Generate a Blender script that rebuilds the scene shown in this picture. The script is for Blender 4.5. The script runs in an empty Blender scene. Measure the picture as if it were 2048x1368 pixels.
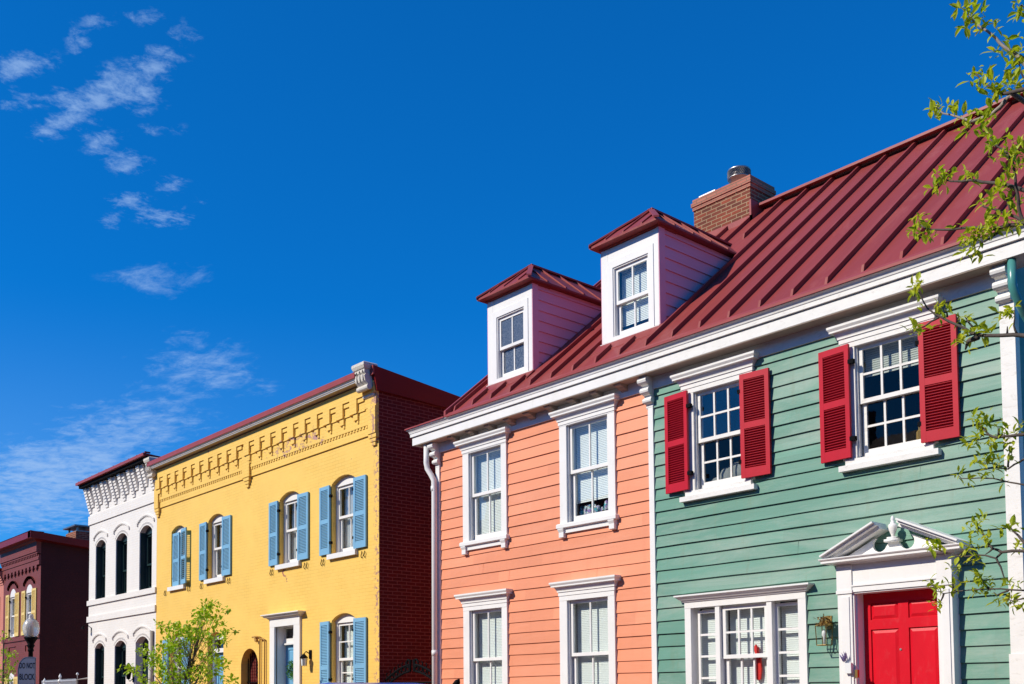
import bpy, bmesh, math, random
from mathutils import Vector, Matrix
from mathutils.geometry import tessellate_polygon
R = math.radians
random.seed(7)
S = bpy.context.scene
COL = S.collection

# ---------------------------------------------------------------- camera
cam = bpy.data.cameras.new('Camera')
cam.sensor_width = 36.0
cam.lens = 36.764
cam.shift_y = 0.2925
cam.clip_start = 0.05
cam.clip_end = 3000
cam_o = bpy.data.objects.new('Camera', cam)
COL.objects.link(cam_o)
def cam_matrix(yaw, pitch, roll, loc):
    f = Vector((math.sin(yaw), math.cos(yaw), 0)); r = Vector((math.cos(yaw), -math.sin(yaw), 0)); u = Vector((0, 0, 1))
    f2 = f * math.cos(pitch) + u * math.sin(pitch); u2 = u * math.cos(pitch) - f * math.sin(pitch)
    r3 = r * math.cos(roll) + u2 * math.sin(roll); u3 = u2 * math.cos(roll) - r * math.sin(roll)
    m = Matrix((r3, u3, -f2)).transposed().to_4x4()
    m.translation = loc
    return m
cam_o.matrix_world = cam_matrix(-0.84927274, 0.0533427535, -0.00884305972, Vector((0, 0, 1.5)))
S.camera = cam_o

# ---------------------------------------------------------------- light
SUN_DIR = Vector((0.40, 1.0, -0.78)).normalized()      # the way the light travels
sun = bpy.data.lights.new('Sun', 'SUN')
sun.energy = 4.9
sun.angle = R(0.53)
sun.color = (1.0, 0.935, 0.81)
sun_o = bpy.data.objects.new('Sun', sun)
sun_o.rotation_euler = SUN_DIR.to_track_quat('-Z', 'Y').to_euler()
sun_o.location = (0, -20, 30)
COL.objects.link(sun_o)

S.view_settings.view_transform = 'Standard'
S.view_settings.look = 'None'
S.view_settings.exposure = 0.0
S.view_settings.gamma = 1.0
S.render.engine = 'CYCLES'
S.cycles.use_denoising = True
S.cycles.max_bounces = 8
S.cycles.transparent_max_bounces = 16

SKY_TINT = (0.022, 0.84, 1.86, 1)
SKY_GAMMA = 0.82
SKY_STR = 0.11
CLOUD_COL = (3.4, 5.2, 8.2, 1)
# cloud patches on a flat cloud sheet (direction / height): centre, 2x2 shape, amount
PUFFS = [(-1.634,0.630,4.47,11.40,-8.26,7.05,1.00), (-1.683,0.605,7.06,19.26,-8.83,7.53,0.95), (-1.676,0.669,6.83,16.85,-9.88,8.43,0.60), (-1.755,0.556,4.50,13.89,-15.08,12.86,0.75), (-1.752,0.595,6.60,19.01,-12.58,10.72,0.95), (-1.812,0.591,4.91,14.72,-15.27,13.01,0.95), (-1.874,0.572,6.42,20.52,-12.94,11.01,0.95), (-1.850,0.660,5.64,15.53,-11.08,9.43,1.00), (-1.897,0.720,5.25,13.62,-11.03,9.37,1.00), (-1.919,0.819,8.21,19.04,-12.04,10.21,0.80), (-2.037,0.781,5.31,13.67,-11.31,9.58,0.85), (-2.062,0.863,4.41,10.41,-9.69,8.20,1.00), (-2.148,0.786,8.80,23.70,-11.48,9.71,0.80), (-1.545,0.638,5.81,13.87,-14.62,12.49,0.90), (-1.458,0.642,10.31,23.14,-15.82,13.53,0.95), (-1.583,0.528,10.59,30.99,-12.69,10.85,0.85), (-1.686,0.489,4.47,14.96,-13.50,11.53,0.95), (-1.733,0.472,8.67,30.85,-9.82,8.39,0.90), (-1.817,0.503,5.70,19.97,-17.84,15.21,0.80), (-1.740,0.720,5.35,12.77,-20.33,17.31,0.50), (-1.945,0.883,10.69,23.36,-20.80,17.63,0.40), (-1.520,0.526,7.32,20.68,-20.89,17.88,0.70), (-1.465,0.578,6.20,15.43,-21.09,18.05,0.65)]
WISPS = [(-2.385,0.984,2.02,4.84,-3.57,3.00,0.85), (-2.947,1.342,1.48,3.23,-1.53,1.27,0.95), (-3.671,1.455,0.84,2.11,-1.32,1.08,1.00), (-4.464,1.495,0.58,1.71,-0.96,0.78,1.00), (-5.566,1.669,0.34,1.13,-0.46,0.36,1.15), (-2.988,1.570,2.44,4.63,-3.46,2.87,0.50)]
SIGN_A = 1.25
# ---------------------------------------------------------------- sky
W = bpy.data.worlds.new('World')
S.world = W
W.use_nodes = True
W.cycles.sampling_method = 'MANUAL'
W.cycles.sample_map_resolution = 512
nt = W.node_tree
for n in list(nt.nodes): nt.nodes.remove(n)
def N(t, **k):
    n = nt.nodes.new(t)
    for a, b in k.items(): setattr(n, a, b)
    return n
def LK(a, b): nt.links.new(a, b)
def M(op, a, b=None, c=None):
    n = N('ShaderNodeMath', operation=op)
    for i, v in enumerate((a, b, c)):
        if v is None: continue
        if isinstance(v, (int, float)): n.inputs[i].default_value = v
        else: LK(v, n.inputs[i])
    return n.outputs[0]
out = N('ShaderNodeOutputWorld'); bg = N('ShaderNodeBackground')
sky = N('ShaderNodeTexSky', sky_type='NISHITA', sun_disc=False)
sky.sun_elevation = math.asin(-SUN_DIR.z)
sky.sun_rotation = math.atan2(-SUN_DIR.x, -SUN_DIR.y)
sky.altitude = 100; sky.air_density = 1.0; sky.dust_density = 0.0; sky.ozone_density = 3.0
tint = N('ShaderNodeMix', data_type='RGBA', blend_type='MULTIPLY')
tint.inputs['Factor'].default_value = 1.0
gam = N('ShaderNodeGamma'); gam.inputs[1].default_value = SKY_GAMMA; LK(sky.outputs[0], gam.inputs[0]); LK(gam.outputs[0], tint.inputs['A']); tint.inputs['B'].default_value = SKY_TINT
tc = N('ShaderNodeTexCoord'); sep = N('ShaderNodeSeparateXYZ'); LK(tc.outputs['Generated'], sep.inputs[0])
zc = M('MAXIMUM', sep.outputs[2], 0.03)
px = M('DIVIDE', sep.outputs[0], zc); py = M('DIVIDE', sep.outputs[1], zc)
pv = N('ShaderNodeCombineXYZ'); LK(px, pv.inputs[0]); LK(py, pv.inputs[1])
def noise(scale, detail, rough, sx=1.0, sy=1.0, off=0.0, dist=0.0):
    mp = N('ShaderNodeMapping'); LK(pv.outputs[0], mp.inputs['Vector'])
    mp.inputs['Scale'].default_value = (sx, sy, 1); mp.inputs['Location'].default_value = (off, off * .7, 0)
    n = N('ShaderNodeTexNoise'); n.inputs['Scale'].default_value = scale
    n.inputs['Detail'].default_value = detail; n.inputs['Roughness'].default_value = rough
    n.inputs['Distortion'].default_value = dist
    LK(mp.outputs[0], n.inputs['Vector']); return n.outputs[0]
def ss(v, a, b):
    n = N('ShaderNodeMapRange', interpolation_type='SMOOTHSTEP')
    LK(v, n.inputs[0]); n.inputs[1].default_value = a; n.inputs[2].default_value = b
    return n.outputs[0]
def blob(cx, cy, a, b, c, d, amp):
    def VM(op, u, v):
        n = N('ShaderNodeVectorMath', operation=op); LK(u, n.inputs[0]); n.inputs[1].default_value = v; return n
    q = VM('SUBTRACT', pv.outputs[0], (cx, cy, 0)).outputs[0]
    e = N('ShaderNodeCombineXYZ'); LK(VM('DOT_PRODUCT', q, (a, b, 0)).outputs['Value'], e.inputs[0]); LK(VM('DOT_PRODUCT', q, (c, d, 0)).outputs['Value'], e.inputs[1])
    ln = N('ShaderNodeVectorMath', operation='LENGTH'); LK(e.outputs[0], ln.inputs[0])
    n = N('ShaderNodeMapRange', interpolation_type='SMOOTHSTEP'); LK(ln.outputs['Value'], n.inputs[0])
    for i, v in enumerate((1.0, 0.0, 0.0, amp)): n.inputs[i + 1].default_value = v
    return n.outputs[0]
def total(l):
    t = l[0]
    for x in l[1:]: t = M('ADD', t, x)
    return t
puff_mask = total([blob(*b) for b in PUFFS])
wisp_mask = total([blob(*b) for b in WISPS])
puff = M('MULTIPLY', ss(M('ADD', M('MINIMUM', puff_mask, 1.1), M('MULTIPLY', M('SUBTRACT', noise(30, 6, .68, dist=.2), .5), 3.3)), .25, 1.75), ss(puff_mask, .02, .3))
wisp = M('MULTIPLY', ss(M('ADD', M('MINIMUM', wisp_mask, 1.2), M('MULTIPLY', M('SUBTRACT', noise(9, 7, .68, sx=.8, sy=1.3, off=3.1, dist=.25), .5), 2.8)), .35, 1.7), ss(wisp_mask, .02, .3))
veil = M('MULTIPLY', ss(sep.outputs[2], .36, .05), ss(py, 2.6, 0.9))
dens = M('MINIMUM', total([M('MULTIPLY', puff, .58), M('MULTIPLY', wisp, .62), M('MULTIPLY', veil, .30)]), .85)
cl = N('ShaderNodeMix', data_type='RGBA'); LK(dens, cl.inputs['Factor']); LK(tint.outputs['Result'], cl.inputs['A'])
cl.inputs['B'].default_value = CLOUD_COL
LK(cl.outputs['Result'], bg.inputs['Color']); bg.inputs['Strength'].default_value = SKY_STR
LK(bg.outputs[0], out.inputs['Surface'])

# ---------------------------------------------------------------- materials
def lin(r, g, b):
    f = lambda c: (c / 255 / 12.92) if c / 255 <= .04045 else ((c / 255 + .055) / 1.055) ** 2.4
    return (f(r), f(g), f(b))
class Mat:
    def __init__(s, name, rough=.5, spec=.5, metal=0.0):
        s.m = bpy.data.materials.new(name); s.m.use_nodes = True; s.t = s.m.node_tree
        s.b = s.t.nodes['Principled BSDF']; s.out = s.t.nodes['Material Output']
        s.b.inputs['Roughness'].default_value = rough; s.b.inputs['Specular IOR Level'].default_value = spec
        s.b.inputs['Metallic'].default_value = metal
        s.h = None
    def n(s, t, **k):
        n = s.t.nodes.new(t)
        for a, b in k.items(): setattr(n, a, b)
        return n
    def l(s, a, b): s.t.links.new(a, b)
    def pos(s, scale=(1, 1, 1)):
        g = s.n('ShaderNodeNewGeometry'); m = s.n('ShaderNodeMapping'); s.l(g.outputs['Position'], m.inputs[0])
        m.inputs['Scale'].default_value = scale; return m.outputs[0]
    def noise(s, scale, detail=4, rough=.6, stretch=(1, 1, 1), dist=0):
        n = s.n('ShaderNodeTexNoise'); s.l(s.pos(stretch), n.inputs['Vector'])
        n.inputs['Scale'].default_value = scale; n.inputs['Detail'].default_value = detail
        n.inputs['Roughness'].default_value = rough; n.inputs['Distortion'].default_value = dist; return n.outputs[0]
    def math(s, op, a, b=None):
        n = s.n('ShaderNodeMath', operation=op)
        for i, v in enumerate((a, b)):
            if v is None: continue
            if isinstance(v, (int, float)): n.inputs[i].default_value = v
            else: s.l(v, n.inputs[i])
        return n.outputs[0]
    def rng(s, v, a, b, c=0.0, d=1.0):
        n = s.n('ShaderNodeMapRange'); s.l(v, n.inputs[0])
        for i, q in enumerate((a, b, c, d)): n.inputs[i + 1].default_value = q
        return n.outputs[0]
    def mix(s, f, a, b, blend='MIX'):
        n = s.n('ShaderNodeMix', data_type='RGBA', blend_type=blend)
        for nm, v in (('Factor', f), ('A', a), ('B', b)):
            if isinstance(v, (int, float)): n.inputs[nm].default_value = v
            elif isinstance(v, tuple): n.inputs[nm].default_value = (*v, 1)[:4]
            else: s.l(v, n.inputs[nm])
        return n.outputs['Result']
    def color(s, c):
        if isinstance(c, tuple): s.b.inputs['Base Color'].default_value = (*c, 1)[:4]
        else: s.l(c, s.b.inputs['Base Color'])
        return s
    def bump(s, h, strength=.3, dist=.01):
        b = s.n('ShaderNodeBump'); b.inputs['Strength'].default_value = strength; b.inputs['Distance'].default_value = dist
        s.l(h, b.inputs['Height']); s.l(b.outputs[0], s.b.inputs['Normal']); return s
    def roughv(s, v): s.l(v, s.b.inputs['Roughness']); return s

def painted(name, c, rough=.5, var=.12, scale=3, stretch=(1, 1, 1), bump=.15, dirt=None, dirt_amt=.0, spec=.22):
    m = Mat(name, rough, spec)
    v = m.rng(m.noise(scale, 5, .65, stretch), .3, .7, 1 - var, 1 + var * .6)
    vv = m.n('ShaderNodeCombineXYZ')
    for i in range(3): m.l(v, vv.inputs[i])
    col = m.mix(1.0, c, vv.outputs[0], 'MULTIPLY')
    if dirt:
        d = m.rng(m.noise(scale * 2.3, 8, .72, stretch, .6), .54, .72, 0, dirt_amt)
        col = m.mix(d, col, dirt)
    m.color(col)
    m.bump(m.noise(scale * 12, 4, .6, stretch), bump, .004)
    return m.m
def siding(name, c, fade, famt, stain, samt, z0, step, rough=.5):
    """painted boards: each length of board its own shade, faded patches, run-off streaks and nail spots"""
    m = Mat(name, rough, .22)
    g = m.n('ShaderNodeNewGeometry'); sp = m.n('ShaderNodeSeparateXYZ'); m.l(g.outputs['Position'], sp.inputs[0])
    row = m.math('FLOOR', m.math('DIVIDE', m.math('SUBTRACT', sp.outputs[2], z0), step))
    seg = m.math('FLOOR', m.math('ADD', m.math('DIVIDE', sp.outputs[0], 2.7), m.math('MULTIPLY', row, .618)))
    cv = m.n('ShaderNodeCombineXYZ'); m.l(row, cv.inputs[0]); m.l(seg, cv.inputs[1])
    wn = m.n('ShaderNodeTexWhiteNoise', noise_dimensions='2D'); m.l(cv.outputs[0], wn.inputs['Vector'])
    t = m.math('MULTIPLY', m.rng(wn.outputs['Value'], 0, 1, .91, 1.06), m.rng(m.noise(1.1, 6, .7, (.5, 1, 1.6)), .3, .7, .92, 1.05))
    vv = m.n('ShaderNodeCombineXYZ')
    for i in range(3): m.l(t, vv.inputs[i])
    col = m.mix(1.0, c, vv.outputs[0], 'MULTIPLY')
    col = m.mix(m.math('MULTIPLY', m.rng(m.noise(.9, 7, .72, (.5, 1, 2.2), .5), .46, .68), famt), col, fade)
    col = m.mix(m.math('MULTIPLY', m.rng(m.noise(2.4, 7, .7, (3.5, 1, .35), .2), .56, .74), samt), col, stain)
    col = m.mix(m.math('MULTIPLY', m.rng(m.noise(6, 6, .75, (.35, 1, 7)), .60, .72), samt * .8), col, stain)
    m.color(col)
    m.bump(m.math('ADD', m.noise(5, 6, .7, (.3, 1, 6)), m.math('MULTIPLY', m.noise(.8, 2, .5, (.6, 1, 1)), 2.0)), .35, .006)
    return m.m
def brick_vec(m):
    g = m.n('ShaderNodeNewGeometry'); sp = m.n('ShaderNodeSeparateXYZ'); m.l(g.outputs['Position'], sp.inputs[0])
    u = m.math('ADD', sp.outputs[0], sp.outputs[1])
    w = m.noise(2.2, 2)
    v = m.math('ADD', sp.outputs[2], m.rng(w, 0, 1, -.008, .008))
    cv = m.n('ShaderNodeCombineXYZ'); m.l(u, cv.inputs[0]); m.l(v, cv.inputs[1]); return cv.outputs[0], sp
def brick(name, c1, c2, mortar, rough=.8, bump=.5, msize=.008, peel=None, var=.15, spec=.3):
    m = Mat(name, rough, spec)
    vec, sp = brick_vec(m)
    b = m.n('ShaderNodeTexBrick'); m.l(vec, b.inputs['Vector'])
    b.inputs['Scale'].default_value = 1.0; b.inputs['Brick Width'].default_value = .215; b.inputs['Row Height'].default_value = .0677
    b.inputs['Mortar Size'].default_value = msize; b.inputs['Mortar Smooth'].default_value = .35; b.inputs['Bias'].default_value = 0
    for k, c in (('Color1', c1), ('Color2', c2), ('Mortar', mortar)): b.inputs[k].default_value = (*c, 1)
    # soften the joint lines unevenly, as old paint fills them
    fill = m.rng(m.noise(1.7, 4), .35, .62, .0, .9)
    base = m.mix(fill, b.outputs['Color'], c1) if peel is not None or msize < .007 else b.outputs['Color']
    v = m.rng(m.noise(1.1, 6, .7), .3, .7, 1 - var, 1 + var * .5)
    vv = m.n('ShaderNodeCombineXYZ')
    for i in range(3): m.l(v, vv.inputs[i])
    col = m.mix(1.0, base, vv.outputs[0], 'MULTIPLY')
    if peel: col = peel(m, col, sp)
    m.color(col)
    h = m.math('ADD', m.math('MULTIPLY', b.outputs['Fac'], -1.0), m.math('MULTIPLY', m.noise(40, 4), .5))
    m.bump(h, bump, .006)
    return m.m
def near(m, v, c, r): return m.rng(m.math('ABSOLUTE', m.math('SUBTRACT', v, c)), r, r * .3)
def yellow_peel(m, col, sp):
    n = m.noise(5.5, 5, .7, (1, 1, 1.5), .8)
    w = m.math('MULTIPLY', near(m, sp.outputs[0], -19.2, 2.4), near(m, sp.outputs[2], 6.85, .42))
    k = m.rng(m.math('ADD', n, m.math('MULTIPLY', m.math('SUBTRACT', w, 1.0), .25)), .558, .575)
    rim = m.rng(m.math('ADD', n, m.math('MULTIPLY', m.math('SUBTRACT', w, 1.0), .25)), .538, .56)
    col = m.mix(rim, col, (.34, .2, .06))
    col = m.mix(k, col, (.50, .27, .22))
    edge = m.math('MULTIPLY', m.rng(sp.outputs[0], -16.46, -16.34), m.rng(m.noise(11, 5, .7), .52, .56))
    col = m.mix(edge, col, (.42, .22, .17))
    spots = m.rng(m.noise(2.6, 3, .6, (1, 1, 1), .3), .735, .75)
    col = m.mix(spots, col, (.40, .16, .10))
    return col
def glass(name, tintc=(1, 1, 1), ior=1.75):
    m = Mat(name); t = m.t; t.nodes.remove(m.b)
    tr = m.n('ShaderNodeBsdfTransparent'); tr.inputs[0].default_value = (*tintc, 1)
    gl = m.n('ShaderNodeBsdfGlossy'); gl.inputs['Roughness'].default_value = .01
    bp = m.n('ShaderNodeBump'); bp.inputs['Strength'].default_value = .03; bp.inputs['Distance'].default_value = .02
    m.l(m.noise(3.0, 2), bp.inputs['Height']); m.l(bp.outputs[0], gl.inputs['Normal'])
    # Schlick reflectance, the same from both sides of the pane
    ge = m.n('ShaderNodeNewGeometry'); dt = m.n('ShaderNodeVectorMath', operation='DOT_PRODUCT')
    m.l(ge.outputs['Incoming'], dt.inputs[0]); m.l(ge.outputs['Normal'], dt.inputs[1])
    c = m.math('SUBTRACT', 1.0, m.math('ABSOLUTE', dt.outputs['Value']))
    f0 = ((ior - 1) / (ior + 1)) ** 2
    fr = m.math('ADD', m.math('MULTIPLY', m.math('POWER', c, 5.0), 1 - f0), f0)
    mx = m.n('ShaderNodeMixShader'); m.l(fr, mx.inputs[0]); m.l(tr.outputs[0], mx.inputs[1]); m.l(gl.outputs[0], mx.inputs[2])
    m.l(mx.outputs[0], m.out.inputs[0]); return m.m
def leafmat(name, c1, c2):
    m = Mat(name, .45, .4); t = m.t
    oi = m.noise(9, 3)
    col = m.mix(m.rng(oi, .35, .65), c1, c2)
    m.color(col)
    tl = m.n('ShaderNodeBsdfTranslucent'); m.l(m.mix(1.0, col, (1.2, 1.15, .5), 'MULTIPLY'), tl.inputs[0])
    mx = m.n('ShaderNodeMixShader'); mx.inputs[0].default_value = .48
    m.l(m.b.outputs[0], mx.inputs[1]); m.l(tl.outputs[0], mx.inputs[2]); m.l(mx.outputs[0], m.out.inputs[0]); return m.m
def plain(name, c, rough=.5, metal=0, spec=.5, bump=0):
    m = Mat(name, rough, spec, metal).color(c)
    if bump: m.bump(m.noise(30, 4), bump, .004)
    return m.m

K = {}
K['white'] = painted('white_trim_paint', (.80, .775, .74), .42, .05, 2, (1, 1, .6), .10, (.6, .54, .46), .25)
K['white_old'] = painted('flaking_white_paint', (.79, .76, .71), .5, .05, 7, (.5, 1, 1.2), .25, (.46, .40, .33), .5)
K['bracket'] = painted('rust_stained_cream_paint', (.68, .62, .53), .55, .1, 9, (1, 1, .7), .3, (.27, .15, .07), .9)
K['soffit'] = painted('soffit_shade_brown', (.42, .33, .26), .6, .1, 4, (1, 1, 1), .2, (.30, .24, .19), .6)  # brown carries the shade and bounced light beneath the eaves
K['pink'] = siding('salmon_clapboard_paint', (.79, .295, .160), (.82, .36, .22), .45, (.62, .21, .12), .30, .115, .1715, .48)
K['green'] = siding('green_clapboard_paint', (.130, .290, .215), (.30, .38, .31), .75, (.17, .22, .14), .45, .088, .174, .5)
K['green_gloss'] = plain('green_gutter_paint', (.07, .26, .23), .28)
K['red_shutter'] = painted('crimson_shutter_paint', (.50, .010, .026), .45, .08, 4, (1, 1, .5), .08)
K['red_door'] = painted('red_door_paint', (.62, .008, .020), .35, .06, 5, (1, 1, .5), .12, (.62, .10, .10), .25)
K['blue_shutter'] = painted('light_blue_shutter_paint', (.20, .42, .60), .5, .06, 3)
K['blue_dark'] = painted('blue_door_paint', (.16, .38, .58), .4, .05, 3)
K['yellow_shutter'] = painted('pale_yellow_shutter_paint', (.80, .58, .20), .5, .05, 3)
K['green_shutter'] = plain('dark_green_shutter_paint', (.0, .14, .04), .4)
K['roof'] = painted('red_standing_seam_metal', (.275, .048, .041), .45, .13, .9, (1, .35, .35), .05, (.44, .14, .12), .30)
_b = K['roof'].node_tree; _m = [n for n in _b.nodes if n.type == 'BUMP'][0]
_g = _b.nodes.new('ShaderNodeNewGeometry'); _mp = _b.nodes.new('ShaderNodeMapping'); _mp.inputs['Scale'].default_value = (2.6, .55, .55); _b.links.new(_g.outputs['Position'], _mp.inputs[0])
_n = _b.nodes.new('ShaderNodeTexNoise'); _n.inputs['Scale'].default_value = 1.6; _n.inputs['Detail'].default_value = 2; _b.links.new(_mp.outputs[0], _n.inputs['Vector'])
_k = _b.nodes.new('ShaderNodeBump'); _k.inputs['Strength'].default_value = .6; _k.inputs['Distance'].default_value = .035; _b.links.new(_n.outputs[0], _k.inputs['Height']); _b.links.new(_k.outputs[0], _m.inputs['Normal'])
K['roof_trim'] = painted('red_metal_trim', (.32, .062, .058), .42, .12, 3)
K['roof_dark'] = painted('dark_red_roof_metal', (.20, .011, .009), .4, .1, 2)
K['yellow'] = brick('yellow_painted_brick', (.88, .56, .125), (.86, .53, .11), (.72, .43, .08), .6, .32, .005, yellow_peel, .06)
K['white_brick'] = brick('white_painted_brick', (.80, .75, .69), (.79, .74, .68), (.66, .61, .55), .6, .22, .005, None, .05)
K['maroon'] = brick('maroon_painted_brick', (.19, .040, .034), (.205, .046, .040), (.12, .026, .022), .6, .4, .005, None, .12)
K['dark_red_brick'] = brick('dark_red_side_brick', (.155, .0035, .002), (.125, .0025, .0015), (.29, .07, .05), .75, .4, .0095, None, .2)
K['maroon_side'] = brick('maroon_shaded_side', (.060, .008, .008), (.055, .007, .007), (.045, .008, .008), .75, .4, .006, None, .2)  # darker copy of the front brick, with the side's shade in its colour
K['chimney'] = brick('orange_chimney_brick', (.30, .062, .03), (.13, .036, .022), (.36, .23, .13), .85, .7, .010, None, .3)
K['chimney_top'] = brick('corbel_chimney_brick', (.50, .19, .125), (.45, .15, .10), (.24, .15, .10), .85, .5, .008, None, .2)
K['salmon_brick'] = brick('salmon_painted_brick', (.60, .22, .16), (.58, .20, .15), (.42, .15, .11), .7, .4, .005)
K['glass'] = glass('window_glass', (.97, .99, .98))
K['glass_low'] = glass('screened_window_glass', (.80, .82, .80), 1.36)
K['glass_dark'] = glass('old_window_glass', (.8, .84, .84), 1.55)
m = Mat('frosted_window_glass', .12, .8); m.color(m.mix(m.rng(m.noise(60, 3), .4, .62), (.045, .06, .085), (.16, .18, .21))); K['glass_frost'] = m.m
K['cheek'] = painted('pale_pink_cheek', (.85, .42, .50), .35, .05, 2, (1, 1, 4), .1)  # paler and pinker than the salmon front boards
K['blind'] = painted('white_blind_slats', (.84, .86, .85), .55, .03, 2)
K['curtain'] = painted('pale_curtain_cloth', (.62, .63, .64), .8, .15, 3, (6, 6, .4), .3)
K['curtain_grey'] = painted('grey_curtain_cloth', (.20, .19, .19), .9, .3, 3, (7, 7, .3), .3)
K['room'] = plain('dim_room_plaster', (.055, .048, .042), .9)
K['dark_frame'] = plain('dark_green_frame_paint', (.012, .035, .035), .4)
K['iron'] = plain('black_iron', (.004, .004, .005), .8, 0, .1)
K['steel'] = plain('stainless_steel', (.50, .47, .45), .38, 1.0)
K['mesh'] = plain('dark_cowl_mesh', (.22, .20, .20), .4, .8)
K['brass'] = plain('aged_brass', (.38, .26, .09), .4, .9)
K['brown_pipe'] = plain('brown_yellow_pipe_paint', (.42, .22, .03), .5)
K['grey_pipe'] = plain('grey_brown_pipe_paint', (.30, .26, .22), .5)
K['asphalt'] = painted('asphalt', (.05, .05, .05), .9, .2, 8)
K['concrete'] = painted('pavement_concrete', (.36, .34, .31), .85, .12, 2)
K['brickpave'] = brick('pavement_brick', (.28, .09, .06), (.24, .08, .06), (.2, .16, .13))
K['soil'] = painted('bare_soil', (.10, .085, .06), .95, .3, 3)
K['bark'] = painted('grey_bark', (.10, .08, .07), .85, .35, 14, (1, 1, .4), .6)
K['bark_pale'] = painted('pale_twig_bark', (.34, .28, .25), .75, .3, 20, (1, 1, 1), .4)
K['leaf'] = leafmat('spring_leaf', (.38, .50, .018), (.64, .64, .05))
K['leaf2'] = leafmat('young_tree_leaf', (.17, .38, .008), (.46, .62, .025))
K['wreath'] = painted('wreath_leaves', (.06, .20, .02), .7, .4, 20)
K['dry'] = painted('dry_flowers', (.35, .20, .05), .8, .5, 25)
K['carblue'] = plain('blue_car_paint', (.03, .12, .50), .25)
K['carglass'] = plain('dark_car_glass', (.02, .025, .03), .05)
K['tyre'] = plain('tyre_rubber', (.02, .02, .02), .8)
K['rim'] = plain('wheel_alloy', (.5, .5, .5), .3, 1.0)
K['lampglass'] = None
K['sign'] = plain('shade_tinted_sign_face', (.42, .50, .58), .45)  # blue-grey takes in the shadow and reflection on the face
K['signink'] = plain('black_sign_letters', (.015, .02, .03), .5)
K['wood'] = plain('pale_turned_wood', (.62, .38, .12), .5)
K['cloth'] = painted('grey_cloth', (.45, .45, .47), .9, .3, 9)
K['redcloth'] = plain('red_ribbon_cloth', (.75, .02, .015), .6)
K['plasticwhite'] = plain('white_plastic', (.75, .75, .73), .4)
K['purple'] = plain('purple_flower', (.45, .38, .56), .7)
m = Mat('mixed_ornament_glaze', .4); m.color(m.mix(m.rng(m.noise(14, 2), .46, .52), m.mix(m.rng(m.noise(23, 2), .48, .53), (.03, .04, .05), (.10, .42, .50)), m.mix(m.rng(m.noise(19, 2), .47, .52), (.30, .20, .48), (.70, .70, .72)))); K['teal'] = m.m
m = Mat('frosted_globe_glass', .12, .5); m.color((.82, .80, .76)); m.b.inputs['Transmission Weight'].default_value = .55; m.b.inputs['Roughness'].default_value = .25
K['lampglass'] = m.m
m = Mat('lantern_glass', .05); m.color((.9, .9, .88)); m.b.inputs['Transmission Weight'].default_value = .9
K['lanternglass'] = K['glass']

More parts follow.
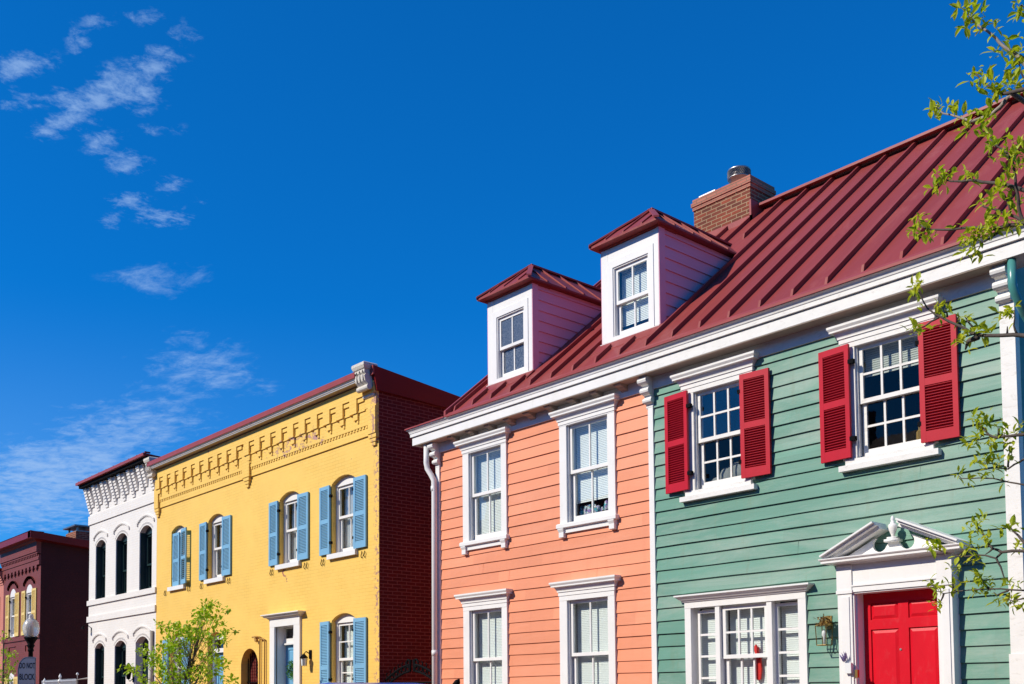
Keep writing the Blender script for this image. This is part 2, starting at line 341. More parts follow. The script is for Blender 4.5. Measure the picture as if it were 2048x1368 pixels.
# ---------------------------------------------------------------- mesh helpers
ORG = {}
class MB:
    def __init__(s): s.v = []; s.f = []
    def add(s, vs, fs):
        o = len(s.v); s.v += [tuple(p) for p in vs]; s.f += [tuple(i + o for i in f) for f in fs]; return s
    def box(s, x0, x1, y0, y1, z0, z1):
        return s.add([(x0, y0, z0), (x1, y0, z0), (x1, y1, z0), (x0, y1, z0), (x0, y0, z1), (x1, y0, z1), (x1, y1, z1), (x0, y1, z1)],
                     [(0, 3, 2, 1), (4, 5, 6, 7), (0, 1, 5, 4), (1, 2, 6, 5), (2, 3, 7, 6), (3, 0, 4, 7)])
    def quad(s, *p): return s.add(p, [tuple(range(len(p)))])
    def prism(s, poly, axis, a, b):
        n = len(poly)
        if axis == 'y': A = [(p[0], a, p[1]) for p in poly]; B = [(p[0], b, p[1]) for p in poly]
        elif axis == 'x': A = [(a, p[0], p[1]) for p in poly]; B = [(b, p[0], p[1]) for p in poly]
        else: A = [(p[0], p[1], a) for p in poly]; B = [(p[0], p[1], b) for p in poly]
        return s.add(A + B, [tuple(range(n)), tuple(range(2 * n - 1, n - 1, -1))] + [(i, (i + 1) % n, n + (i + 1) % n, n + i) for i in range(n)])
    def tube(s, path, r, n=8, cap=True):
        P = [Vector(p) for p in path]; k = len(P)
        rs = r if isinstance(r, (list, tuple)) else [r] * k
        vs = []; up = Vector((0, 0, 1))
        t0 = (P[1] - P[0]).normalized(); a = t0.cross(up if abs(t0.z) < .9 else Vector((1, 0, 0))).normalized()
        for i in range(k):
            t = (P[min(i + 1, k - 1)] - P[max(i - 1, 0)]).normalized()
            a = (a - t * a.dot(t)).normalized(); b = t.cross(a)
            for j in range(n):
                w = 2 * math.pi * j / n; vs.append(P[i] + (a * math.cos(w) + b * math.sin(w)) * rs[i])
        fs = [(i * n + j, i * n + (j + 1) % n, (i + 1) * n + (j + 1) % n, (i + 1) * n + j) for i in range(k - 1) for j in range(n)]
        if cap: fs += [tuple(range(n - 1, -1, -1)), tuple(range((k - 1) * n, k * n))]
        return s.add(vs, fs)
    def lathe(s, prof, cx, cy, n=16, cap=True):
        vs = [(cx + r * math.cos(2 * math.pi * j / n), cy + r * math.sin(2 * math.pi * j / n), z) for r, z in prof for j in range(n)]
        k = len(prof)
        fs = [(i * n + j, i * n + (j + 1) % n, (i + 1) * n + (j + 1) % n, (i + 1) * n + j) for i in range(k - 1) for j in range(n)]
        if cap: fs += [tuple(range(n - 1, -1, -1)), tuple(range((k - 1) * n, k * n))]
        return s.add(vs, fs)
    def molding(s, x0, x1, yb, yf, prof, pl=1, pr=1):
        rings = [[(x0 - p * pl, yb, z), (x0 - p * pl, yf - p, z), (x1 + p * pr, yf - p, z), (x1 + p * pr, yb, z)] for p, z in prof]
        vs = [q for r_ in rings for q in r_]; k = len(prof)
        fs = [(i * 4 + j, i * 4 + (j + 1) % 4, (i + 1) * 4 + (j + 1) % 4, (i + 1) * 4 + j) for i in range(k - 1) for j in range(4)]
        fs += [(3, 2, 1, 0), tuple((k - 1) * 4 + j for j in range(4))]
        return s.add(vs, fs)
    def leaf(s, p, d, up, L, Wd):
        d = d.normalized(); sd = d.cross(up)
        if sd.length < 1e-3: sd = d.cross(Vector((1, 0, .2)))
        sd.normalize(); nrm = sd.cross(d)
        a = p + d * L * .42 + sd * Wd * .5 + nrm * L * .07; b = p + d * L * .42 - sd * Wd * .5 + nrm * L * .07
        m1 = p + d * L * .45; a2 = p + d * L * .75 + sd * Wd * .36 + nrm * L * .03; b2 = p + d * L * .75 - sd * Wd * .36 + nrm * L * .03
        m2 = p + d * L * .77 - nrm * L * .03; tip = p + d * L - nrm * L * .12
        return s.add([p, a, m1, b, a2, m2, b2, tip], [(0, 2, 1), (0, 3, 2), (1, 2, 5, 4), (2, 3, 6, 5), (4, 5, 7), (5, 6, 7)])
    def build(s, name, mat, parent=None, smooth=False, bevel=0):
        o0 = ORG.get(parent.name, Vector()) if parent else Vector()
        me = bpy.data.meshes.new(name)
        me.from_pydata([(Vector(p) - o0)[:] for p in s.v], [], s.f)
        bm = bmesh.new(); bm.from_mesh(me)
        if len(bm.faces) < 60000: bmesh.ops.recalc_face_normals(bm, faces=bm.faces)
        bm.to_mesh(me); bm.free()
        if smooth:
            for p in me.polygons: p.use_smooth = True
        me.materials.append(K[mat] if isinstance(mat, str) else mat)
        o = bpy.data.objects.new(name, me); COL.objects.link(o)
        if parent: o.parent = parent; ORG[o.name] = o0
        if bevel:
            b = o.modifiers.new('Bevel', 'BEVEL'); b.width = bevel; b.segments = 2; b.limit_method = 'ANGLE'
        return o
def thing(name, label, cat, loc=(0, 0, 0), group=None):
    o = bpy.data.objects.new(name, None); COL.objects.link(o); o.location = loc; o.empty_display_size = .2
    o['label'] = label; o['category'] = cat
    if group: o['group'] = group
    ORG[o.name] = Vector(loc); return o
def tag(o, label, cat, group=None):
    o['label'] = label; o['category'] = cat
    if group: o['group'] = group
    return o
def struct(o): o['kind'] = 'structure'; return o

def arch(x0, x1, zs, zt, n=12):
    """segmental arch from (x1, zs) over the top to (x0, zs)"""
    w = (x1 - x0) / 2; h = max(zt - zs, .001); rad = (w * w + h * h) / (2 * h); cz = zt - rad; cx = (x0 + x1) / 2
    a = math.asin(min(1, w / rad))
    if h > w: a = math.pi - a
    return [(cx + rad * math.sin(a - 2 * a * i / n), cz + rad * math.cos(a - 2 * a * i / n)) for i in range(n + 1)]
def arch_hole(x0, x1, z0, zs, zt): return [(x0, z0), (x1, z0)] + arch(x0, x1, zs, zt)
def wall(mb, outer, holes, y, depth):
    loops = [[Vector((p[0], p[1], 0)) for p in l] for l in [outer] + holes]
    flat = [p for l in loops for p in l]
    mb.add([(p.x, y, p.y) for p in flat], [t for t in tessellate_polygon(loops)])
    for h in holes:
        n = len(h)
        mb.add([(p[0], y, p[1]) for p in h] + [(p[0], y + depth, p[1]) for p in h], [(i, (i + 1) % n, n + (i + 1) % n, n + i) for i in range(n)])
def ring(mb, outer, inner, y0, y1):
    """frame between two open polylines of equal length, closed ends"""
    n = len(outer)
    vs = [(p[0], y0, p[1]) for p in outer] + [(p[0], y0, p[1]) for p in inner] + [(p[0], y1, p[1]) for p in outer] + [(p[0], y1, p[1]) for p in inner]
    fs = []
    for i in range(n - 1):
        fs += [(i, i + 1, n + i + 1, n + i), (2 * n + i, 3 * n + i, 3 * n + i + 1, 2 * n + i + 1), (i, 2 * n + i, 2 * n + i + 1, i + 1), (n + i, n + i + 1, 3 * n + i + 1, 3 * n + i)]
    fs += [(0, n, 3 * n, 2 * n), (n - 1, 3 * n - 1, 4 * n - 1, 2 * n - 1)]
    mb.add(vs, fs)
# ================================================================ setting
WY = 11.0          # the plane of the house fronts
g = MB().quad((-400, -400, -.02), (400, -400, -.02), (400, 400, -.02), (-400, 400, -.02)); struct(g.build('ground', 'soil'))
g = MB().box(-120, 60, -3.0, 8.0, -.015, 0.0); struct(g.build('road', 'asphalt'))
g = MB().box(-120, 60, 8.0, 8.16, -.015, .13); struct(g.build('kerb', 'concrete'))
g = MB().box(-120, 60, 8.16, 11.0, -.015, .115); struct(g.build('pavement', 'brickpave'))
g = MB().box(-36.0, -31.5, 11.0, 30, -.015, .02); struct(g.build('driveway', 'concrete'))

# ================================================================ timber front helpers
def wob(x, k): return .0028 * math.sin(x * 1.7 + k * 2.3) + .0018 * math.sin(x * 4.1 + k * 5.1)
def clapboards(mb, x0, x1, zs, holes, y=WY, tilt=.024, joints=()):
    rnd = random.Random(int(abs(x0) * 100))
    for i in range(len(zs) - 1):
        za, zb = zs[i], zs[i + 1]
        yo = rnd.uniform(-.002, .002)
        yat = lambda z: y - .003 + yo - tilt * (zb - z) / (zb - za)
        cuts = sorted({za, zb, *[h[2] for h in holes if za < h[2] < zb], *[h[3] for h in holes if za < h[3] < zb]})
        for a, b in zip(cuts[:-1], cuts[1:]):
            mid = (a + b) / 2
            segs = [(x0, x1)]
            for h in holes:
                if h[2] < mid < h[3]:
                    ns = []
                    for p, q in segs:
                        if h[1] <= p or h[0] >= q: ns.append((p, q)); continue
                        if h[0] > p: ns.append((p, h[0]))
                        if h[1] < q: ns.append((h[1], q))
                    segs = ns
            for p, q in segs:
                st = [p]
                while st[-1] < q - .6: st.append(st[-1] + .45)
                st.append(q)
                lo = a == za
                for u, w in zip(st[:-1], st[1:]):
                    zu = a + (wob(u, i) if lo else 0); zw = a + (wob(w, i) if lo else 0)
                    tb = b + .004 if b == zb else b
                    mb.quad((u, yat(a), zu), (w, yat(a), zw), (w, yat(tb), tb), (u, yat(tb), tb))
                    if lo: mb.quad((u, y, zu), (w, y, zw), (w, yat(a), zw), (u, yat(a), zu))
    for jx, za, zb in joints:
        mb.quad((jx, y - .026, za), (jx + .006, y - .026, za), (jx + .006, y - .008, zb), (jx, y - .008, zb))
def slats(mb, x0, x1, z0, z1, y, pitch=.026, skew=0.0):
    z = z1
    k = 0
    while z > z0:
        mb.quad((x0, y - .004, z - .0145), (x1, y - .004, z - .0145 + skew), (x1, y + .003, z + .0113 + skew), (x0, y + .003, z + .0113)); z -= pitch; k += 1
def sash(mb, x0, x1, z0, z1, y, cols, rows, st=.045, top=.045, bot=.045, mu=.020, th=.035):
    mb.box(x0, x0 + st, y, y + th, z0, z1); mb.box(x1 - st, x1, y, y + th, z0, z1)
    mb.box(x0 + st, x1 - st, y, y + th, z0, z0 + bot); mb.box(x0 + st, x1 - st, y, y + th, z1 - top, z1)
    ax, bx, az, bz = x0 + st, x1 - st, z0 + bot, z1 - top
    for i in range(1, cols):
        c = ax + (bx - ax) * i / cols; mb.box(c - mu / 2, c + mu / 2, y + .004, y + th - .004, az, bz)
    for i in range(1, rows):
        c = az + (bz - az) * i / rows
        for j in range(cols):
            p = ax + (bx - ax) * j / cols + (mu / 2 if j else 0); q = ax + (bx - ax) * (j + 1) / cols - (mu / 2 if j < cols - 1 else 0)
            mb.box(p, q, y + .004, y + th - .004, c - mu / 2, c + mu / 2)
def double_hung(win, x0, x1, z0, z1, zm, y, cols, ru, rl, paint='white', pane='glass', mu=.022, st=.048, ext=.0):
    if isinstance(pane, str): pane = (pane, pane)
    """two sashes and their panes as sub-parts of a window; the lower sash sits behind"""
    u = MB(); sash(u, x0, x1, zm - .025, z1, y, cols, ru, st, .05, .05, mu); u.build('sash', paint, win)
    l = MB(); sash(l, x0 + .012, x1 - .012, z0 + ext, zm + .02, y + .042, cols, rl, st, .045, .085, mu); l.build('sash', paint, win)
    MB().box(x0 + .03, x1 - .03, y + .014, y + .019, zm, z1 - .03).build('pane', pane[0], win)
    MB().box(x0 + .04, x1 - .04, y + .056, y + .061, z0 + .03 + ext, zm).build('pane', pane[1], win)
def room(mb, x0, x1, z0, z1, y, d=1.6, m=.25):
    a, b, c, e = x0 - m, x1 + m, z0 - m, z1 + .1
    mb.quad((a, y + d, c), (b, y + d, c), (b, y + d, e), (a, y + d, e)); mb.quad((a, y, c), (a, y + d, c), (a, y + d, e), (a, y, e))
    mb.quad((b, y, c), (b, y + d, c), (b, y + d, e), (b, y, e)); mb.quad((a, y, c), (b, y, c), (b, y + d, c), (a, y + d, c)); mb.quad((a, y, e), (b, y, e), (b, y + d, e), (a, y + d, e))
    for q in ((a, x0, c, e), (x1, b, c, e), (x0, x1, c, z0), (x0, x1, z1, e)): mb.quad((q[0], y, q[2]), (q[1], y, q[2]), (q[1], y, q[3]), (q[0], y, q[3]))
HOOD = [(0, 0), (.014, .002), (.014, .020), (.026, .042), (.042, .068), (.05, .074), (.084, .078), (.084, .098), (.089, .104), (.105, .126), (.105, .152)]
def timber_window(root, rooms, x0, x1, z0, z1, zm, cols, ru, rl, cl, crr, frz, sill='ears', blind=None, paint='white', st=.048, mu=.024, panes=('glass', 'glass'), btop=None):
    """x0..x1, z0..z1: the opening; cl/crr: width of the side casings; frz: top of the frieze board"""
    a, b = x0 - cl, x1 + crr; yc = WY - .045
    w = MB()
    w.box(a, x0, yc, WY + .02, z0 - .02, z1); w.box(x1, b, yc, WY + .02, z0 - .02, z1)
    w.box(a, b, yc - .003, WY + .02, z1, frz - .055)
    w.box(a - .012, b + .012, yc - .012, WY + .02, frz - .055, frz)
    for s, t in ((x0 - .02, x0), (x1, x1 + .02)): w.box(s, t, WY + .02, WY + .16, z0 - .02, z1 + .02)
    w.box(x0, x1, WY + .02, WY + .16, z1, z1 + .02); w.box(x0, x1, WY + .02, WY + .16, z0 - .03, z0)
    w.box(x0, x0 + .016, WY - .012, WY + .01, z0, z1); w.box(x1 - .016, x1, WY - .012, WY + .01, z0, z1)
    win = w.build('window', paint, root)
    h = MB(); h.molding(a - .012, b + .012, WY + .01, yc - .012, [(p * .95, frz + z) for p, z in HOOD]); h.build('hood', paint, win)
    s = MB()
    if sill == 'ears':
        s.molding(a - .03, b + .03, WY, yc - .035, [(0, z0 - .095), (.012, z0 - .085), (.012, z0 - .035), (0, z0 - .02)])
        s.box(a, b, yc - .004, WY, z0 - .165, z0 - .095)
        for e in (a + .0, b - .105):
            s.molding(e, e + .10, WY, yc - .03, [(-.02, z0 - .235), (0, z0 - .225), (.0, z0 - .15), (.02, z0 - .11), (.02, z0 - .096)], .4, .4)
    else:
        s.box(a - .03, b + .03, yc - .055, WY, z0 - .155, z0 - .09)
        s.box(a + .04, b - .04, yc - .02, WY, z0 - .09, z0 - .021)
    s.build('sill', 'white_old' if sill != 'ears' else paint, win)
    double_hung(win, x0 + .017, x1 - .017, z0, z1, zm, WY + .018, cols, ru, rl, paint, panes, mu=mu, st=st)
    if blind is not None:
        bl = MB(); slats(bl, x0 + .03, x1 - .03, blind, z1 - .02, WY + .145); bl.build('blind', 'blind', win)
    rooms.append((x0, x1, z0, z1))
    return win
def shutter(root, hx, side, w, z0, z1, yh, ang, mat, midf=.485, flip=False, hinge=True, pitch=.0305, rb=.12, back=True):
    """a louvred shutter hinged at hx; side +1 opens to the right; ang leans its free end to the wall"""
    ca, sa = math.cos(ang), math.sin(ang)
    def P(s, t, z): return (hx + side * s * ca, yh + s * sa + t, z)
    mb = MB()
    def bx(s0, s1, t0, t1, a, b, shear=0.0):
        pts = [P(s0, t0, a), P(s1, t0, a), P(s1, t1, a + shear), P(s0, t1, a + shear), P(s0, t0, b), P(s1, t0, b), P(s1, t1, b + shear), P(s0, t1, b + shear)]
        mb.add(pts, [(0, 3, 2, 1), (4, 5, 6, 7), (0, 1, 5, 4), (1, 2, 6, 5), (2, 3, 7, 6), (3, 0, 4, 7)])
    T = .036; st = .058
    zm = z0 + (z1 - z0) * midf
    bx(0, st, 0, T, z0, z1); bx(w - st, w, 0, T, z0, z1)
    bx(st, w - st, .001, T - .001, z0, z0 + rb); bx(st, w - st, .001, T - .001, z1 - .075, z1); bx(st, w - st, .001, T - .001, zm - .04, zm + .04)
    for a, b in ((z0 + rb, zm - .04), (zm + .04, z1 - .075)):
        if flip and back: bx(st, w - st, T - .006, T - .002, a, b)
        n = max(3, int((b - a) / pitch)); p = (b - a) / n
        for i in range(n):
            zc = a + p * (i + .5)
            if flip: bx(st, w - st, .005, T - .007, zc + p * .05, zc + p * .20, -p * .12)
            else: bx(st, w - st, .004, T - .004, zc - p * .42, zc - p * .22, p * .9)
    o = mb.build('shutter', mat, root)
    if hinge:
        for z in (z0 + (z1 - z0) * .16, z0 + (z1 - z0) * .84):
            h = MB(); h.box(hx - .035 if side > 0 else hx - .01, hx + .01 if side > 0 else hx + .06, yh + .0, yh + .05, z - .025, z + .025)
            h.build('hinge', 'iron', o)
    return o
def scroll_console(mb, x0, x1, zt, zb, proj, y=WY):
    """carved eaves bracket, built from stacked rolls"""
    h = zt - zb
    prof = [(0, 0), (proj * .16, 0), (proj * .22, h * .05), (proj * .20, h * .12), (proj * .30, h * .15), (proj * .44, h * .20), (proj * .50, h * .28), (proj * .42, h * .33), (proj * .38, h * .40), (proj * .56, h * .43),
            (proj * .72, h * .50), (proj * .76, h * .58), (proj * .64, h * .63), (proj * .60, h * .70), (proj * .84, h * .74), (proj * .98, h * .82), (proj, h * .9), (proj * .92, h * .96), (proj * .92, h), (0, h)]
    mb.prism([(y - p, zb + z) for p, z in prof], 'x', x0, x1)
    for (p, z, r) in ((.44, .25, .05), (.70, .55, .055), (.92, .86, .06)):
        mb.tube([(x0 - .018, y - proj * p + .02, zb + h * z), (x1 + .018, y - proj * p + .02, zb + h * z)], r * .8, 10)

# eaves shared by the two timber houses
def eaves(root, x0, x1, pl, pr, mat='white'):
    mb = MB()
    mb.box(x0 + (.06 if pl else 0), x1 - (.02 if pr else 0), WY - .04, WY + .1, 5.765, 5.935)
    mb.molding(x0, x1, WY + .1, WY - .04, [(0, 5.935), (.22, 5.94), (.22, 6.068), (.205, 6.070), (.205, 6.086), (.248, 6.088), (.248, 6.138), (.252, 6.143), (.258, 6.147), (.262, 6.165), (.275, 6.19), (.292, 6.202), (.30, 6.206), (.30, 6.218)], pl, pr)
    return mb.build('cornice', mat, root)
def soffit_board(root, x0, x1):
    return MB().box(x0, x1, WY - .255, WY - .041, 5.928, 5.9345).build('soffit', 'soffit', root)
SL = .85; EY, EZ = 10.655, 6.222; RY = 14.97; RZ = EZ + SL * (RY - EY)
def roof_z(y): return EZ + SL * (y - EY)
def metal_roof(root, x0, x1, seams, skip=()):
    mb = MB()
    mb.prism([(EY, EZ), (RY, RZ), (RY, RZ - .06), (EY, EZ - .015)], 'x', x0, x1)
    mb.prism([(RY, RZ), (RY + 4.3, RZ - SL * 4.3), (RY + 4.3, RZ - SL * 4.3 - .05), (RY, RZ - .06)], 'x', x0, x1)
    for s in seams:
        h = .078
        runs = [(EY + .10, RY - .03)]
        if any(a < s < b for a, b in skip): runs = [(EY + .10, 11.12), (13.75, RY - .03)]
        for ya, yb in runs:
            mb.prism([(ya, roof_z(ya)), (ya + .03, roof_z(ya + .03) + h), (yb - .02, roof_z(yb - .02) + h), (yb, roof_z(yb))], 'x', s - .017, s + .017)
    for a, b in skip: mb.prism([(11.08, roof_z(11.08)), (11.08, roof_z(11.08) + .02), (11.262, roof_z(11.262) + .045), (11.262, roof_z(11.262))], 'x', a - .02, b + .02)
    r_ = mb.build('roof', 'roof', root)
    c = MB(); c.prism([(RY - .17, RZ + .0), (RY - .17, RZ + .04), (RY, RZ + .12), (RY + .17, RZ + .04), (RY + .17, RZ), (RY, RZ + .02)], 'x', x0, x1); c.build('ridge_cap', 'roof_trim', r_)
    e = MB(); e.prism([(EY - .012, EZ - .012), (EY - .012, EZ + .022), (EY + .05, EZ + .072), (EY + .05, EZ + .02)], 'x', x0, x1); e.build('eaves_strip', 'roof_trim', r_)
    return r_

# ================================================================ green house
PARTY = -9.43
gh = thing('timber_house', 'green clapboard house with crimson shutters and a red door under a pediment', 'house', (-7.0, WY, 0))
ZG = [1.828 - .174 * k for k in range(11, 0, -1)] + [1.828 + .174 * k for k in range(0, 9)] + [1.828 + .174 * 8 + .163 * k for k in range(1, 17)]
gholes = [(-8.78, -7.9, 4.15, 5.66), (-6.41, -5.5, 4.15, 5.66), (-8.86, -7.14, 1.0, 2.74), (-6.5, -5.3, .3, 3.05)]
mb = MB(); clapboards(mb, -9.46, -4.60, ZG, gholes, joints=[(-5.62, 3.873, 4.04), (-5.18, 4.04, 4.2), (-5.07, 3.71, 3.87), (-7.2, 3.22, 3.39)])
gw = mb.build('wall', 'green', gh)
mb = MB(); mb.box(-4.62, -4.56, WY + .06, 19.2, 0, 6.15); mb.box(-9.46, -4.56, 19.2, 19.3, 0, 6.2)
mb.prism([(10.95, 6.12), (RY, RZ - .07), (19.2, 6.3), (19.2, 6.12)], 'x', -4.62, -4.57); mb.build('side_wall', 'green', gh)
rooms = []
cb = MB(); cb.box(-4.685, -4.53, WY - .045, WY + .06, 1.9, 5.765); cb.box(-4.70, -4.515, WY - .055, WY + .06, .1, 1.9); cb.build('corner_board', 'white_old', gh)
cb = MB(); cb.box(-9.545, -9.455, WY - .04, WY + .02, .1, 5.58); cb.build('corner_board', 'white', gh)
eaves(gh, PARTY, -4.54, 0, 1, 'white_old'); soffit_board(gh, PARTY, -4.5)
seams = [-5.65 + .47 * k for k in range(-8, 3)]
metal_roof(gh, -9.44, -4.24, [s for s in seams])
mb = MB(); scroll_console(mb, -9.57, -9.45, 5.928, 5.50, .20); mb.build('bracket', 'white_old', gh)
mb = MB(); scroll_console(mb, -4.68, -4.56, 5.928, 5.50, .20); mb.build('bracket', 'white_old', gh)
dp = MB(); dp.tube([(-4.475, 10.80, 5.96), (-4.475, 10.80, 5.66), (-4.465, 10.83, 5.58), (-4.44, 10.98, 5.40), (-4.42, 11.12, 5.28), (-4.42, 11.14, 5.1), (-4.42, 11.14, .3)], .043, 12); dpo = dp.build('downspout', 'green_gloss', gh, True)
MB().tube([(-4.475, 10.80, 5.94), (-4.475, 10.80, 6.04)], .05, 12).build('outlet', 'green_gloss', dpo)
timber_window(gh, rooms, -8.74, -7.93, 4.25, 5.555, 4.895, 3, 2, 2, .19, .14, 5.675, 'plain', None, 'white_old', .05, .026, ('glass', 'glass_low'))
timber_window(gh, rooms, -6.36, -5.53, 4.255, 5.56, 4.905, 3, 2, 2, .18, .14, 5.675, 'plain', 5.22, 'white_old', .05, .026, ('glass_low', 'glass_low'))
for hx, sd in ((-8.80, -1), (-7.94, 1), (-6.40, -1), (-5.545, 1)):
    shutter(gh, hx, sd, .415, 4.25, 5.585, 10.885, .085, 'red_shutter', .50, True)
# three-light ground floor window
w = MB(); yc = WY - .045
w.box(-8.95, -8.85, yc, WY + .02, 1.05, 2.665); w.box(-7.20, -7.09, yc, WY + .02, 1.05, 2.665); w.box(-8.95, -7.09, yc - .003, WY + .02, 2.665, 2.742)
for a, b in ((-8.455, -8.385), (-7.66, -7.585)): w.box(a, b, yc + .01, WY + .16, 1.1, 2.665)
for a, b in ((-8.87, -8.85), (-7.20, -7.18)): w.box(a, b, WY + .02, WY + .16, 1.05, 2.68)
w.box(-8.85, -7.20, WY + .02, WY + .16, 2.665, 2.685); w.box(-8.85, -7.2, WY - .02, WY + .16, 1.05, 1.1)
tri = w.build('window', 'white', gh)
MB().molding(-8.955, -7.085, WY, yc, [(0, 2.742), (.02, 2.75), (.03, 2.768), (.05, 2.776), (.06, 2.79), (.085, 2.81), (.10, 2.818), (.10, 2.838)]).build('hood', 'white', tri)
MB().box(-9.0, -7.04, yc - .05, WY, .98, 1.05).build('sill', 'white', tri)
sd_ = MB(); sash(sd_, -8.80, -8.455, 1.1, 2.625, WY + .045, 1, 5, .035, .035, .06, .028); sd_.build('sash', 'white', tri)
sd_ = MB(); sash(sd_, -7.585, -7.205, 1.1, 2.635, WY + .045, 1, 5, .035, .035, .06, .028); sd_.build('sash', 'white', tri)
for a, b in ((-8.78, -8.46), (-7.57, -7.22)): MB().box(a, b, WY + .06, WY + .065, 1.12, 2.61).build('pane', 'glass', tri)
double_hung(tri, -8.372, -7.672, 1.1, 2.652, 2.0, WY + .012, 3, 2, 2, mu=.026, st=.05)
for a, b in ((-8.82, -8.46), (-8.36, -7.68), (-7.57, -7.21)):
    bl = MB(); slats(bl, a, b, 1.1, 2.64, WY + .155); bl.build('blind', 'blind', tri)
rooms.append((-8.85, -7.2, 1.1, 2.66))
# doorway: pilasters, entablature, broken pediment with an urn
d = MB(); YF = 10.835
for a, b in ((-6.585, -6.405), (-5.385, -5.225)):
    d.box(a, b, YF, WY, .35, 2.66); d.box(a - .012, b + .012, YF - .014, WY, 2.66, 2.70); d.box(a - .006, b + .006, YF - .007, WY, 2.70, 2.99); d.box(a + .05, b - .03, YF - .012, YF, .55, 2.62)
d.box(-6.40, -5.39, YF + .012, WY, 2.735, 2.99); d.box(-6.40, -5.39, YF + .004, WY, 2.672, 2.735); d.box(-6.41, -5.38, YF - .008, WY, 2.735, 2.752)
d.box(-6.40, -6.385, YF + .02, 11.10, .6, 2.67); d.box(-5.40, -5.385, YF + .02, 11.10, .6, 2.67); d.box(-6.385, -5.40, YF + .02, 11.10, 2.655, 2.67)
d.box(-6.385, -6.37, YF + .06, 11.03, .6, 2.655)
ds = d.build('door_surround', 'white', gh)
pe = MB(); YP = 10.68
pe.molding(-6.565, -5.225, WY, YF + .03, [(0, 2.985), (.03, 2.995), (.05, 3.012), (.15, 3.016), (.155, 3.02), (.155, 3.045), (.165, 3.05), (.175, 3.062), (.175, 3.072)])
cx = -5.895
def rake(sx):
    a = (cx - sx * .80, 3.068); b = (cx - sx * .125, 3.385)
    dx, dz = b[0] - a[0], b[1] - a[1]; L_ = math.hypot(dx, dz); nx, nz = -dz / L_ * sx, dx / L_ * sx
    if nz < 0: nx, nz = -nx, -nz
    for o0, o1, y in ((0.0, .027, YP + .03), (.027, .047, YP - .01), (-.038, 0.0, YP + .10)):
        pe.prism([(a[0] + nx * o0, a[1] + nz * o0), (b[0] + nx * o0, b[1] + nz * o0), (b[0] + nx * o1, b[1] + nz * o1), (a[0] + nx * o1, a[1] + nz * o1)], 'y', y, WY)
rake(1); rake(-1)
tp = [(cx - .62, 3.07), (cx + .62, 3.07), (cx + .24, 3.25)]
tp += [(cx + .165 + .085 * math.cos(t), 3.185 + .085 * math.sin(t)) for t in [R(60 - 22 * i) for i in range(11)]]
tp += [(cx + .055, 3.195), (cx - .055, 3.195)]
tp += [(cx - .165 - .085 * math.cos(t), 3.185 + .085 * math.sin(t)) for t in [R(60 - 22 * i) for i in range(10, -1, -1)]] + [(cx - .24, 3.25)]
pe.prism(tp, 'y', 10.87, 10.91)
peo = pe.build('pediment', 'white', ds)
fi = MB(); fi.box(cx - .075, cx + .075, 10.80, 10.94, 3.195, 3.225); fi.box(cx - .05, cx + .05, 10.82, 10.92, 3.225, 3.25)
fi.lathe([(.018, 3.25), (.02, 3.27), (.032, 3.30), (.046, 3.34), (.050, 3.375), (.044, 3.395), (.022, 3.405), (.026, 3.415), (.022, 3.425), (.015, 3.43), (.023, 3.445), (.02, 3.465), (.008, 3.49)], cx, 10.87, 14)
fi.build('urn_finial', 'white', ds, True)
dr = MB(); DY = 11.045
dr.box(-6.37, -5.40, DY, DY + .045, .62, 2.66)
def panel(mb, x0, x1, z0, z1, y):
    o = .022; i = .05
    mb.add([(x0, y - .002, z0), (x1, y - .002, z0), (x1, y - .002, z1), (x0, y - .002, z1), (x0 + o, y - .018, z0 + o), (x1 - o, y - .018, z0 + o), (x1 - o, y - .018, z1 - o), (x0 + o, y - .018, z1 - o),
            (x0 + i, y - .004, z0 + i), (x1 - i, y - .004, z0 + i), (x1 - i, y - .004, z1 - i), (x0 + i, y - .004, z1 - i)],
           [(0, 1, 5, 4), (1, 2, 6, 5), (2, 3, 7, 6), (3, 0, 4, 7), (4, 5, 9, 8), (5, 6, 10, 9), (6, 7, 11, 10), (7, 4, 8, 11), (8, 9, 10, 11)])
def door_leaf(mb, x0, x1, z0, z1, y, rows, stile=.115, mid=.10, rail=.10):
    """frame of stiles and rails standing 16 mm proud of sunk raised panels"""
    c = (x0 + x1) / 2; t = .018
    mb.box(x0, x0 + stile, y - t, y, z0, z1); mb.box(x1 - stile, x1, y - t, y, z0, z1); mb.box(c - mid / 2, c + mid / 2, y - t, y, z0, z1)
    edges = [z0] + [e for r_ in rows for e in r_] + [z1]
    for i in range(0, len(edges), 2):
        for a, b in ((x0 + stile, c - mid / 2), (c + mid / 2, x1 - stile)): mb.box(a, b, y - t, y, edges[i], edges[i + 1])
    for a, b in rows:
        for p, q in ((x0 + stile, c - mid / 2), (c + mid / 2, x1 - stile)):
            o = .012; i = .045
            mb.add([(p + o, y - .001, a + o), (q - o, y - .001, a + o), (q - o, y - .001, b - o), (p + o, y - .001, b - o), (p + i, y - .014, a + i), (q - i, y - .014, a + i), (q - i, y - .014, b - i), (p + i, y - .014, b - i)],
                   [(0, 1, 5, 4), (1, 2, 6, 5), (2, 3, 7, 6), (3, 0, 4, 7), (4, 5, 6, 7)])
door_leaf(dr, -6.37, -5.40, .62, 2.66, DY, [(.80, 1.35), (1.50, 2.24), (2.35, 2.545)], .085, .12)
dro = dr.build('door', 'red_door', gh)
MB().tube([(-5.925, DY - .010, 2.0), (-5.925, DY - .026, 2.0)], .013, 10).build('peephole', 'steel', dro)
hd = MB(); hd.tube([(-5.48, DY - .018, 1.5), (-5.48, DY - .06, 1.5), (-5.48, DY - .085, 1.5)], [.015, .015, .032], 10); hd.build('handle', 'brass', dro, True)
st_ = MB()
